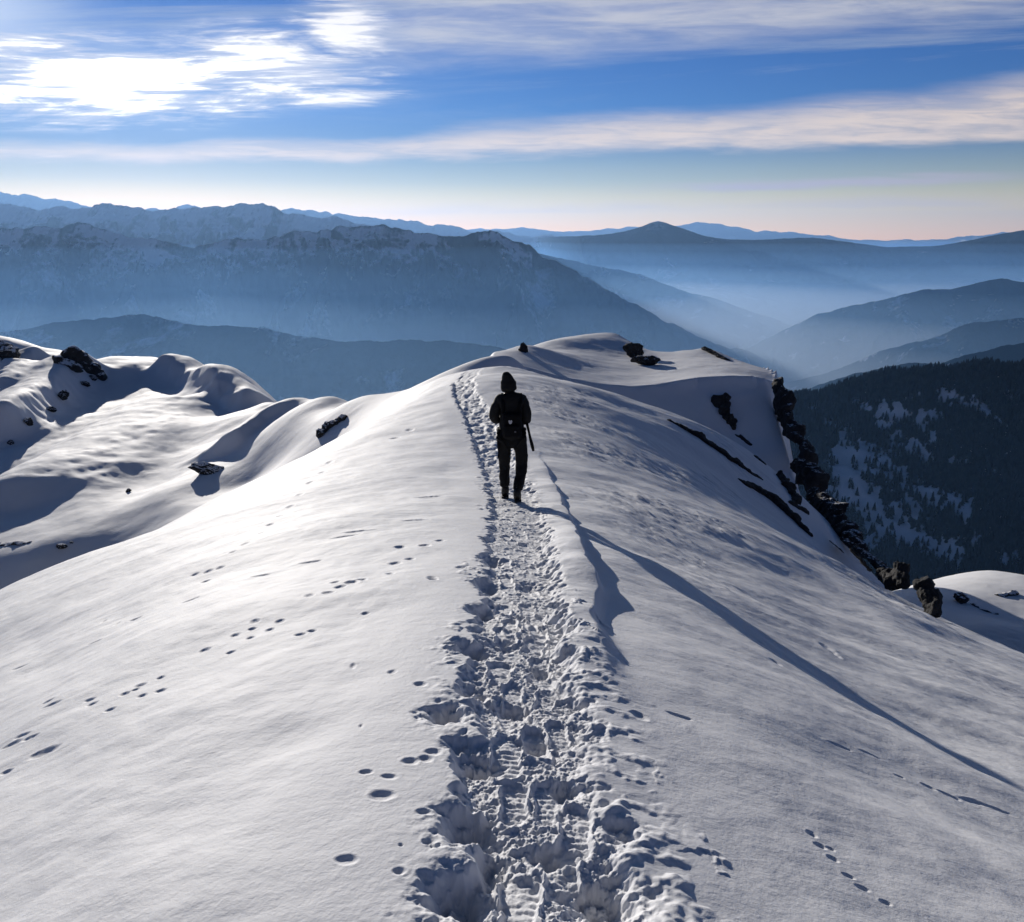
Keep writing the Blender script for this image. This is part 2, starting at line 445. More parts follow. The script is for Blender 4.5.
def near_terrain():
    core = [-.74]
    while core[-1] < .74:
        core.append(core[-1] + (.00102 if -.12 < core[-1] < .27 else .0015))
    t = np.array(core)
    ext = np.array([.02, .05, .09, .15, .23, .34, .5, .75, 1.1, 1.7, 2.6, 4, 7, 12, 25])
    t = np.concatenate([t[0] - ext[::-1], t, t[-1] + ext])
    rows = [0.25]
    while rows[-1] < 240:
        Y = rows[-1]
        d = .0022 if 1.5 < Y < 16 else (.0030 if Y < 60 and Y > 1.5 else (.02 if Y < 1.4 else .004))
        if Y > 140: d = .02
        rows.append(Y * (1 + d))
    yy = np.array(rows)
    X = t[None, :] * yy[:, None]
    Y = np.repeat(yy[:, None], len(t), 1)
    # keep the outermost columns within reach
    X = np.clip(X, -170, 170)
    # base is smooth: evaluate on a coarser grid where possible and interpolate along rows
    step = 3
    ci = np.unique(np.concatenate([np.arange(0, len(t), step), [len(t) - 1]]))
    ri = np.unique(np.concatenate([np.arange(0, len(yy), step), [len(yy) - 1]]))
    Zc = base_h(X[np.ix_(ri, ci)], Y[np.ix_(ri, ci)])
    ly = np.log(yy)
    Zr = hermite(t[ci], Zc, t)
    Z = hermite(ly[ri], Zr.T, ly).T
    Z = np.ascontiguousarray(Z)
    Z += trail_detail(X, Y) + pits(X, Y)
    s = X - trail_x(Y)
    off = sstep(.35, 1.0, np.abs(s))
    # soft undulation and wind crust
    Z += .05 * fbm(X / 2.6, Y / 2.6, 3, 7) * off * sstep(60, 30, Y)
    Z += .006 * fbm(X / .35, Y / .35, 3, 9) * off * sstep(25, 8, Y)
    # wind streaks run down-sun on the right flank
    ua = X * SUN.x / math.cos(SUN_EL) + Y * SUN.y / math.cos(SUN_EL)
    va = X * SUN.y / math.cos(SUN_EL) - Y * SUN.x / math.cos(SUN_EL)
    right = sstep(.5, 2.0, s)
    st = fbm(ua / 1.6 + .3 * va, va / .22, 3, 13)
    st2 = fbm(ua / .5, va / .10, 3, 14)
    patch = sstep(-.15, .5, fbm(X / 3.1, Y / 3.1, 2, 15))
    band = sstep(7, 14, Y) * sstep(45, 34, Y)
    Z += right * (.010 * st * (.35 + patch) + .006 * st2 * patch + band * patch * (.018 * st + .012 * np.abs(st2))) * sstep(48, 40, Y)
    Z += right * (.022 * fbm(ua / 2.6 + .15 * va, va / .6, 3, 18) + .05 * fbm(X / 1.9, Y / 1.9, 2, 19) * sstep(20, 10, Y)) * sstep(30, 18, Y)
    left = sstep(-.5, -1.2, s) * sstep(40, 25, Y)
    st3 = fbm(ua / 1.2, va / .35, 3, 17)
    Z += left * .004 * st3
    # prints
    for lst in (PRINTS, RPRINTS):
        for (px_, py_, w, h) in lst:
            hx, hy, hz = hit(px_, py_, base_h, 1.2, 40, 700)
            wx = w / F_PX * hy * .5
            slope = max(.06, abs(hz / hy) * .75)
            wy = h / F_PX * hy / slope * .55
            m = (np.abs(X - hx) < 3 * wx + .02) & (np.abs(Y - hy) < 3 * wy + .02)
            if not m.any(): continue
            dx = (X[m] - hx) / wx; dy = (Y[m] - hy) / wy
            q = (dx * dx + (dy + .25 * dx) ** 2) * (1 + .35 * fbm(X[m] / .05, Y[m] / .05, 2, int(px_)))
            wx *= .7; wy *= .68; dep = min(.045, .36 * min(wx, wy) + .004)
            Z[m] += -dep * np.exp(-np.maximum(q, 0) ** 1.8) + dep * .12 * np.exp(-((np.sqrt(np.maximum(q, 0)) - 1.35) / .3) ** 2)
    # left ridge texture
    far = sstep(38, 55, Y)
    Z += far * (.022 * fbm(X / 1.6, Y / 1.6, 4, 23) + .035 * fbm((X + .5 * Y) / 2.2, (Y - .5 * X) / 9, 3, 29))
    o = link('snow_ridge', grid_mesh('snow_ridge', X, Y, Z), SNOW)
    tag(o, 'white snow covered mountain ridge with a trodden trail along its crest', 'ridge', kind='structure')
    # ground behind the camera
    xs = np.concatenate([-np.geomspace(170, .2, 60), [0], np.geomspace(.2, 170, 60)])
    ys = np.concatenate([-np.geomspace(60, .05, 50), [.05, .15, .26]])
    XX, YY = np.meshgrid(xs, ys)
    ZZ = base_h(XX, YY) + trail_detail(XX, YY)
    o2 = link('snow_ground', grid_mesh('snow_ground', XX, YY, ZZ - .002), SNOW)
    tag(o2, 'smooth snow of the ridge behind the viewpoint', 'snow', kind='structure')


#@@MATERIALS
def nmat(name):
    m = bpy.data.materials.new(name); m.use_nodes = True
    nt = m.node_tree
    b = nt.nodes['Principled BSDF']
    return m, nt, b


def nd(nt, typ, **kw):
    n = nt.nodes.new(typ)
    for k, v in kw.items():
        if k.startswith('i_'): n.inputs[k[2:].replace('_', ' ')].default_value = v
        elif k == 'ins':
            for kk, vv in v.items(): n.inputs[kk].default_value = vv
        else: setattr(n, k, v)
    return n


def ramp(nt, src, stops):
    r = nt.nodes.new('ShaderNodeValToRGB')
    el = r.color_ramp.elements
    while len(el) < len(stops): el.new(.5)
    for e, (p, c) in zip(el, stops):
        e.position = p
        e.color = (*c, 1) if len(c) == 3 else c
    nt.links.new(src, r.inputs[0])
    return r.outputs[0]


def snow_material():
    m, nt, b = nmat('snow')
    L = nt.links.new
    geo = nd(nt, 'ShaderNodeNewGeometry')
    n1 = nd(nt, 'ShaderNodeTexNoise', ins={'Scale': .35, 'Detail': 4, 'Roughness': .6})
    n2 = nd(nt, 'ShaderNodeTexNoise', ins={'Scale': 38, 'Detail': 5, 'Roughness': .65})
    n3 = nd(nt, 'ShaderNodeTexNoise', ins={'Scale': 5, 'Detail': 6, 'Roughness': .6})
    for n in (n1, n2, n3): L(geo.outputs['Position'], n.inputs['Vector'])
    col = ramp(nt, n1.outputs[0], [(.3, (.80, .80, .82)), (.7, (.86, .86, .865))])
    L(col, b.inputs['Base Color'])
    b.inputs['Roughness'].default_value = .75
    b.inputs['Specular IOR Level'].default_value = .25
    bm1 = nd(nt, 'ShaderNodeBump', ins={'Strength': .26, 'Distance': .012})
    bm2 = nd(nt, 'ShaderNodeBump', ins={'Strength': .30, 'Distance': .03})
    L(n2.outputs[0], bm1.inputs['Height']); L(n3.outputs[0], bm2.inputs['Height'])
    L(bm1.outputs[0], bm2.inputs['Normal']); L(bm2.outputs[0], b.inputs['Normal'])
    return m


def rock_material(name='rock', snow=0.55):
    m, nt, b = nmat(name)
    L = nt.links.new
    geo = nd(nt, 'ShaderNodeNewGeometry')
    n1 = nd(nt, 'ShaderNodeTexNoise', ins={'Scale': 2.2, 'Detail': 8, 'Roughness': .65})
    n2 = nd(nt, 'ShaderNodeTexNoise', ins={'Scale': 14, 'Detail': 6, 'Roughness': .7})
    for n in (n1, n2): L(geo.outputs['Position'], n.inputs['Vector'])
    rc = ramp(nt, n1.outputs[0], [(.3, (.009, .009, .010)), (.55, (.022, .021, .022)), (.8, (.036, .034, .034))])
    sx = nd(nt, 'ShaderNodeSeparateXYZ'); L(geo.outputs['Normal'], sx.inputs[0])
    ad = nd(nt, 'ShaderNodeMath', operation='MULTIPLY_ADD', ins={1: .7, 2: -.35}); L(n2.outputs[0], ad.inputs[0])
    sm = nd(nt, 'ShaderNodeMath', operation='ADD'); L(sx.outputs[2], sm.inputs[0]); L(ad.outputs[0], sm.inputs[1])
    fac = ramp(nt, sm.outputs[0], [(snow, (0, 0, 0)), (min(1, snow + .08), (1, 1, 1))])
    mx = nd(nt, 'ShaderNodeMix', data_type='RGBA'); L(fac, mx.inputs[0]); L(rc, mx.inputs[6]); mx.inputs[7].default_value = (.82, .82, .84, 1)
    L(mx.outputs[2], b.inputs['Base Color'])
    b.inputs['Roughness'].default_value = .9
    bp = nd(nt, 'ShaderNodeBump', ins={'Strength': .7, 'Distance': .06}); L(n2.outputs[0], bp.inputs['Height']); L(bp.outputs[0], b.inputs['Normal'])
    return m


def mountain_material(name, sc, snow_lo, snow_hi, forest=(.014, .019, .020), rock=(.07, .068, .07), z_tree=-200., z_span=200., patch=.58, snowc=.78, streak=None):
    """rock and snow above the tree line, forest with snowy clearings below it. sc: feature size in metres"""
    m, nt, b = nmat(name)
    L = nt.links.new
    geo = nd(nt, 'ShaderNodeNewGeometry')
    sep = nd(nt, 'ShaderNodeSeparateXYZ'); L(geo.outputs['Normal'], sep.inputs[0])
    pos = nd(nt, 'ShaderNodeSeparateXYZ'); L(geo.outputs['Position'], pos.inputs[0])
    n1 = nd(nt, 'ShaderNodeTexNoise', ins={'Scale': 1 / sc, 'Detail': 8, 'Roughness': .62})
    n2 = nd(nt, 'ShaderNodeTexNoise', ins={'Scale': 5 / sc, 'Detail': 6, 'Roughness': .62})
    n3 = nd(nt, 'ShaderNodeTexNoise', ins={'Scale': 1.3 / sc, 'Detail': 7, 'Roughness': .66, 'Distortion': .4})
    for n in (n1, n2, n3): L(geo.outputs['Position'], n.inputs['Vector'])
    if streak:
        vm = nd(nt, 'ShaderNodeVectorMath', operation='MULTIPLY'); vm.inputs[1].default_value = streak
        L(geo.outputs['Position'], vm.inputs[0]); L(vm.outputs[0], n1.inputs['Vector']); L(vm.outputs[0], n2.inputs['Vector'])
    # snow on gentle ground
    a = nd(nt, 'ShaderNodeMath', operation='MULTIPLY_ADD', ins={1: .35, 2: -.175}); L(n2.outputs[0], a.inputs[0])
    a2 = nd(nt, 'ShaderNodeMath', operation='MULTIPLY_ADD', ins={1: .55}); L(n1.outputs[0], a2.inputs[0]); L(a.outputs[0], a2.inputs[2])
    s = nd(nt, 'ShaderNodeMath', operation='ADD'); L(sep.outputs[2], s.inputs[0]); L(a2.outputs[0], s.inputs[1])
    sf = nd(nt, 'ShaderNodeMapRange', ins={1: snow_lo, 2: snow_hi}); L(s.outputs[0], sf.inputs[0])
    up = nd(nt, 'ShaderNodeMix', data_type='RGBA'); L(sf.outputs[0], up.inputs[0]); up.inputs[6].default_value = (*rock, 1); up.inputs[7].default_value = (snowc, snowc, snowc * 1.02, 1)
    # forest with clearings
    cl = nd(nt, 'ShaderNodeMapRange', ins={1: patch - .03, 2: patch + .05}); L(n3.outputs[0], cl.inputs[0])
    fr = nd(nt, 'ShaderNodeMix', data_type='RGBA'); L(cl.outputs[0], fr.inputs[0]); fr.inputs[6].default_value = (*forest, 1); fr.inputs[7].default_value = (snowc * .9, snowc * .9, snowc * .92, 1)
    zz = nd(nt, 'ShaderNodeMath', operation='MULTIPLY_ADD', ins={1: z_span * 2.2, 2: -z_span * 1.1}); L(n1.outputs[0], zz.inputs[0])
    z2 = nd(nt, 'ShaderNodeMath', operation='ADD'); L(pos.outputs[2], z2.inputs[0]); L(zz.outputs[0], z2.inputs[1])
    zf = nd(nt, 'ShaderNodeMapRange', ins={1: z_tree - z_span * .35, 2: z_tree + z_span * .35}); L(z2.outputs[0], zf.inputs[0])
    mx = nd(nt, 'ShaderNodeMix', data_type='RGBA'); L(zf.outputs[0], mx.inputs[0]); L(fr.outputs[2], mx.inputs[6]); L(up.outputs[2], mx.inputs[7])
    L(mx.outputs[2], b.inputs['Base Color'])
    b.inputs['Roughness'].default_value = 1; b.inputs['Specular IOR Level'].default_value = 0
    bp = nd(nt, 'ShaderNodeBump', ins={'Strength': .8, 'Distance': sc * .06}); L(n2.outputs[0], bp.inputs['Height']); L(bp.outputs[0], b.inputs['Normal'])
    return m


def plain(name, col, rough=.8, scale=30, var=.35, bump=.2, spec=.3):
    m, nt, b = nmat(name)
    L = nt.links.new
    tc = nd(nt, 'ShaderNodeTexCoord')
    n = nd(nt, 'ShaderNodeTexNoise', ins={'Scale': scale, 'Detail': 5, 'Roughness': .6}); L(tc.outputs['Object'], n.inputs['Vector'])
    c = ramp(nt, n.outputs[0], [(.3, tuple(v * (1 - var) for v in col)), (.7, tuple(v * (1 + var) for v in col))])
    L(c, b.inputs['Base Color'])
    b.inputs['Roughness'].default_value = rough; b.inputs['Specular IOR Level'].default_value = spec
    bp = nd(nt, 'ShaderNodeBump', ins={'Strength': bump, 'Distance': .02}); L(n.outputs[0], bp.inputs['Height']); L(bp.outputs[0], b.inputs['Normal'])
    return m


SNOW = snow_material()
ROCK = rock_material('rock', .72)
ROCK_BARE = rock_material('rock_bare', 1.0)
ROCK_DARK = rock_material('rock_with_snow_ledges', .93)

near_terrain()

#@@ROCKS
def rock_mesh(name, size, seed, sub=4, planes=22, rough=.2, flat=False):
    r = np.random.default_rng(seed)
    bm = bmesh.new()
    bmesh.ops.create_icosphere(bm, subdivisions=sub, radius=1)
    N = r.normal(size=(planes, 3)); N /= np.linalg.norm(N, axis=1)[:, None]
    D = r.uniform(.55, 1.0, planes)
    off = Vector(r.uniform(-50, 50, 3))
    for v in bm.verts:
        d = v.co.normalized()
        c = N @ np.array(d)
        rad = min(1.25, float(np.min(np.where(c > .05, D / np.maximum(c, .05), 9))))
        rad *= 1 + rough * (mnoise.fractal(Vector(d) * 2.6 + off, 1.0, 2.0, 5)) + rough * .4 * mnoise.noise(Vector(d) * 9 + off)
        v.co = Vector((d.x * rad * size[0], d.y * rad * size[1], d.z * rad * size[2]))
    me = bpy.data.meshes.new(name)
    bm.to_mesh(me); bm.free()
    for p in me.polygons: p.use_smooth = False
    return me


def surf(px, py):
    return Vector(hit(px, py, base_h, 1.5, 150, 2500))


def rock_at(px, py, wpx, hpx, label, seed, tilt=0., depth=None, mat=None, sink=.25, cat='rock', name='rock', group=None, Y=None):
    """an angular outcrop about wpx by hpx pixels in size whose foot stands at px, py"""
    p = surf(px, py) if Y is None else Vector(at(px, py, Y))
    k = p.length / F_PX
    w, h = wpx * k * .5, hpx * k * .5
    d = depth if depth is not None else (w + h) * .5
    o = link(name, rock_mesh(name, (w, d, h), seed), mat or ROCK)
    o.location = p + Vector((0, d * .3, h * (1 - 2 * sink)))
    o.rotation_euler = (random.uniform(-.15, .15), tilt, random.uniform(-.3, .3))
    tag(o, label, cat, group)
    return o


def fused(bm, name, voxel):
    """close a heap of overlapping blocks into one skin"""
    me = bpy.data.meshes.new(name); bm.to_mesh(me); bm.free()
    o = bpy.data.objects.new(name + '_raw', me); COL.objects.link(o)
    md = o.modifiers.new('r', 'REMESH'); md.mode = 'VOXEL'; md.voxel_size = voxel; md.use_smooth_shade = False
    dg = bpy.context.evaluated_depsgraph_get(); dg.update()
    out = bpy.data.meshes.new_from_object(o.evaluated_get(dg))
    out.name = name
    bpy.data.objects.remove(o); bpy.data.meshes.remove(me)
    b2 = bmesh.new(); b2.from_mesh(out)
    # keep the largest island only
    seen, best = set(), []
    for v in b2.verts:
        if v.index in seen: continue
        st, isl = [v], []
        seen.add(v.index)
        while st:
            q = st.pop(); isl.append(q)
            for e in q.link_edges:
                w = e.other_vert(q)
                if w.index not in seen: seen.add(w.index); st.append(w)
        if len(isl) > len(best): best = isl
    keep = set(v.index for v in best)
    bmesh.ops.delete(b2, geom=[v for v in b2.verts if v.index not in keep], context='VERTS')
    for v in b2.verts:
        v.co += v.normal * voxel * .5 * mnoise.fractal(v.co / (voxel * 5), 1, 2, 3)
    for f in b2.faces: f.smooth = False
    b2.to_mesh(out); b2.free()
    return out


def rock_chain(pts, label, seed, name='rock_band', mat=None, h=1.0):
    """one outcrop of fused angular blocks: pts = (px, py, wpx, hpx, tilt[, Y])"""
    rr = random.Random(seed)
    W = []
    for q in pts:
        p = surf(q[0], q[1]) if len(q) < 6 else Vector(at(q[0], q[1], q[5]))
        W.append((p, *q[2:5]))
    dense = []
    for (p, w, hh, t), (p2, w2, h2, t2) in zip(W[:-1], W[1:]):
        k = p.length / F_PX
        n = max(1, min(6, int((p2 - p).length / (k * .35 * min(w, w2, hh * 2, h2 * 2)) + .999)))
        for i in range(n):
            f = i / n
            dense.append((p.lerp(p2, f), w + (w2 - w) * f, hh + (h2 - hh) * f, t + (t2 - t) * f, 1 if i == 0 else .85))
    dense.append((*W[-1], 1))
    base = W[0][0].copy()
    bm = bmesh.new()
    kk = 0
    for i, (p, w, hh, tilt, sc) in enumerate(dense):
        k = p.length / F_PX; kk = max(kk, k)
        sc *= rr.uniform(.8, 1.1)
        me = rock_mesh('tmp', (w * k * .5 * sc, (w + hh) * k * .25, hh * k * .5 * sc), seed * 31 + i, 3)
        M = Matrix.Translation(p - base + Vector((0, .05, hh * k * .08 * h))) @ Matrix.Rotation(tilt, 4, 'Y') @ Matrix.Rotation(rr.uniform(-.3, .3), 4, 'Z')
        me.transform(M)
        bm.from_mesh(me)
        bpy.data.meshes.remove(me)
    o = link(name, fused(bm, name, kk * .75), mat or ROCK)
    o.location = base
    tag(o, label, 'rock')
    return o


def build_rocks():
    G = 'dark rocks showing through the snow'
    # far left summit
    rock_chain([(-12, 352, 40, 24, .5), (6, 354, 22, 22, .6), (14, 360, 14, 14, .7)], 'dark rock tip at the left frame edge above the drifted snow', 3, 'rock_outcrop')
    rock_chain([(40, 343, 22, 8, .1), (52, 349, 22, 16, .5), (62, 352, 22, 18, .5), (72, 358, 22, 18, .5), (82, 362, 18, 18, .6), (93, 371, 18, 18, .7), (101, 377, 12, 12, .6), (60, 362, 16, 10, .4), (75, 370, 16, 10, .4)],
               'long dark rocky outcrop capping the far left snow summit', 4, 'rock_outcrop')
    for q, lb in zip([(93, 380, 10, 6), (84, 385, 9, 6), (62, 400, 11, 11), (51, 411, 8, 6), (28, 424, 9, 9), (10, 445, 9, 6)],
                     ['small dark rock just under the right end of the far left outcrop', 'small dark rock left of the one under the far left outcrop', 'largest dark rock on the rib below the far left outcrop', 'low dark rock touching the snow below the largest rock of the rib',
                      'dark rock half way down the left snow rib', 'lowest dark rock on the left snow rib by the frame edge']):
        rock_at(*q, lb, 40 + q[0], .2)
    rock_at(205, 474, 36, 15, 'dark wedge shaped rock alone on the left snowfield', 8, .15)
    rock_chain([(322, 435, 12, 16, -.6), (330, 428, 12, 14, -.6), (343, 420, 13, 12, 0)], 'dark boulder pair in the saddle behind the lit left slope', 9, 'rock_outcrop')
    rock_at(62, 549, 10, 7, 'small dark rock lowest on the left snowfield beside the slope edge', 10)
    rock_at(72, 544, 6, 3, 'smallest dark rock chip above the lowest left rock', 12)
    rock_chain([(0, 545, 20, 4, 0), (20, 544, 16, 4, 0), (30, 543, 8, 3, 0)], 'flat dark ledge poking from snow at the left frame edge', 13, 'rock_ledge')
    rock_at(128, 492, 5, 5, 'tiny dark stone standing on the middle of the left snowfield', 14)
    # summit knob
    rock_at(524, 352, 11, 13, 'dark rock at the left end of the lit snow knob', 15, mat=ROCK_BARE)
    rock_at(637, 357, 20, 20, 'dark boulder leaning against the lit dome of the knob', 16, mat=ROCK_BARE)
    rock_at(646, 365, 26, 16, 'snow capped flat boulder in the notch of the knob', 17)
    rock_chain([(695, 349, 14, 5, .1), (706, 350, 14, 6, .4), (716, 355, 16, 6, .4), (726, 360, 14, 5, .4)], 'low dark rock rim along the right top of the knob', 18, 'rock_outcrop', mat=ROCK_BARE)
    # rock in the shaded face
    rock_chain([(718, 404, 16, 18, .5), (727, 398, 10, 14, -.5), (724, 412, 16, 16, .6), (730, 422, 10, 14, .7), (734, 430, 6, 10, .7)], 'dark horned rock alone in the blue shaded snow face', 19, 'rock_outcrop', mat=ROCK_BARE)
    rock_chain([(742, 438, 8, 5, .7), (750, 445, 9, 5, .7), (736, 436, 6, 4, .5)], 'thin dark rock sliver under the horned rock', 20, 'rock_sliver', mat=ROCK_BARE)
    rock_chain([(672, 423, 14, 5, .5), (684, 429, 18, 6, .5), (698, 436, 20, 7, .5), (711, 445, 20, 7, .6), (724, 454, 20, 8, .6), (737, 464, 20, 8, .6), (749, 473, 18, 6, .6), (760, 479, 12, 4, .6)], 'upper of two long thin dark rock bands in the shaded slope', 21, mat=ROCK_BARE)
    rock_chain([(744, 484, 16, 5, .5), (756, 489, 20, 8, .6), (769, 497, 22, 10, .6), (782, 508, 22, 11, .7), (794, 519, 22, 10, .75), (804, 529, 16, 8, .75), (811, 536, 10, 5, .75)], 'lower of two long thin dark rock bands in the shaded slope', 22, mat=ROCK_BARE)
    rock_chain([(772, 468, 10, 12, .9), (780, 478, 12, 14, .9), (788, 490, 12, 16, .9), (797, 503, 14, 14, .9), (790, 505, 10, 8, .8), (806, 514, 14, 10, .8)], 'short dark broken rock band beside the cliff edge trees', 23, mat=ROCK_BARE)
    rock_chain([(757, 458, 9, 4, .7), (764, 464, 10, 4, .8)], 'small dark rock scar between the bands and the cliff', 24, 'rock_sliver', mat=ROCK_BARE)
    # cliff on the right edge
    rock_chain([(776, 384, 10, 14, .6, 44.7), (780, 396, 13, 28, .3, 44.2), (784, 410, 17, 28, .5, 43.6), (788, 424, 20, 24, -.2, 42.8), (794, 436, 26, 18, 0, 41.8), (806, 447, 18, 14, .6, 41), (808, 458, 20, 22, .2, 40)],
               'tall dark cliff dropping off the right end of the knob', 25, 'cliff', mat=ROCK_DARK)
    rock_chain([(800, 468, 18, 16, .2, 38), (808, 474, 24, 26, .5, 37), (816, 482, 26, 26, .6, 36)], 'dark rock tower on the edge just below the cliff', 26, 'rock_outcrop', mat=ROCK_DARK)
    rock_chain([(812, 496, 14, 16, .7, 34), (820, 504, 18, 24, .5, 33), (830, 516, 22, 30, .9, 31), (841, 528, 20, 26, .6, 29.5), (852, 540, 18, 22, .9, 28), (864, 549, 16, 12, .8, 26.5)],
               'long jagged dark rock rib along the right edge of the slope', 27, 'rock_rib', mat=ROCK_DARK)
    rock_chain([(850, 546, 22, 8, .7, 26), (866, 556, 24, 10, .7, 24), (880, 567, 22, 12, .7, 22), (890, 575, 14, 10, .7, 21)], 'low slanting dark rock rib above the two end boulders', 28, 'rock_rib', mat=ROCK_DARK)
    rock_chain([(886, 578, 20, 18, .5, 19.5), (896, 584, 24, 26, .3, 18.8), (902, 574, 14, 22, .1, 18.6), (906, 586, 12, 18, .1, 18.4)], 'blocky dark boulder second from the lower end of the rocky edge', 29, 'boulder', mat=ROCK_BARE)
    rock_chain([(926, 590, 20, 24, .2, 17.2), (932, 600, 20, 30, .2, 17.0), (934, 612, 14, 24, .2, 16.6), (920, 588, 14, 12, .6, 17.2)], 'tall dark boulder at the lower end of the rocky edge', 30, 'boulder', mat=ROCK_BARE)
    rock_chain([(862, 560, 8, 4, .6), (868, 566, 10, 5, .6), (874, 573, 10, 5, .7), (880, 580, 8, 4, .6)], 'thin dark rock flake in snow left of the blocky boulder', 31, 'rock_sliver', mat=ROCK_BARE)
    rock_chain([(831, 543, 10, 3, .7), (837, 548, 8, 3, .7), (843, 553, 7, 3, .7)], 'tiny dark scar in the snow below the lower rock band', 32, 'rock_sliver', mat=ROCK_BARE)
    # mound at lower right
    rock_at(963, 603, 18, 13, 'pointed dark rock on the lit snow mound at lower right', 33, .4)
    rock_chain([(975, 606, 10, 4, .5), (985, 611, 12, 3, .4), (996, 614, 8, 3, .3)], 'low dark stones trailing right of the pointed rock', 34, 'rock_sliver')
    rock_chain([(1003, 596, 12, 5, 0), (1014, 594, 12, 6, 0)], 'snow dusted boulder on the mound by the right frame edge', 35, 'boulder')


build_rocks()

#@@PERSON
def skin_mesh(name, verts, edges, radii, sub=2, wrinkle=0., seed=1, wsc=.09):
    me = bpy.data.meshes.new(name + '_bones')
    me.from_pydata([tuple(v) for v in verts], edges, [])
    o = bpy.data.objects.new(name + '_bones', me); COL.objects.link(o)
    md = o.modifiers.new('skin', 'SKIN'); md.use_smooth_shade = True
    for i, r in enumerate(radii):
        sv = me.skin_vertices[0].data[i]
        sv.radius = r if isinstance(r, tuple) else (r, r)
        sv.use_root = (i == 0)
    sd = o.modifiers.new('sub', 'SUBSURF'); sd.levels = sub; sd.render_levels = sub
    dg = bpy.context.evaluated_depsgraph_get(); dg.update()
    out = bpy.data.meshes.new_from_object(o.evaluated_get(dg))
    out.name = name
    bpy.data.objects.remove(o); bpy.data.meshes.remove(me)
    out.materials.clear()
    if wrinkle:
        off = Vector((seed * 3.1, seed * 1.7, 0))
        co = [v.co + v.normal * wrinkle * (mnoise.fractal((v.co + off) / wsc, 1, 2, 3) + .6 * mnoise.noise(Vector((v.co.x / .3, v.co.y / .3, v.co.z / .05)) + off)) for v in out.vertices]
        for v, c in zip(out.vertices, co): v.co = c
    for p in out.polygons: p.use_smooth = True
    return out


def join_bm(name, parts, smooth=True):
    bm = bmesh.new()
    for me in parts:
        bm.from_mesh(me); bpy.data.meshes.remove(me)
    me = bpy.data.meshes.new(name); bm.to_mesh(me); bm.free()
    for p in me.polygons: p.use_smooth = smooth
    return me


def box_round(name, size, bev, seed=None, wr=0.):
    bm = bmesh.new()
    bmesh.ops.create_cube(bm, size=1)
    for v in bm.verts: v.co = Vector((v.co.x * size[0], v.co.y * size[1], v.co.z * size[2]))
    bmesh.ops.bevel(bm, geom=bm.edges[:], offset=bev, segments=4, profile=.6, affect='EDGES')
    bmesh.ops.subdivide_edges(bm, edges=[e for e in bm.edges if e.calc_length() > bev * 1.5], cuts=5, use_grid_fill=True)
    if wr:
        for v in bm.verts: v.co += v.normal * wr * mnoise.fractal(v.co / .06 + Vector((seed, 0, 0)), 1, 2, 3)
    me = bpy.data.meshes.new(name); bm.to_mesh(me); bm.free()
    for p in me.polygons: p.use_smooth = True
    return me


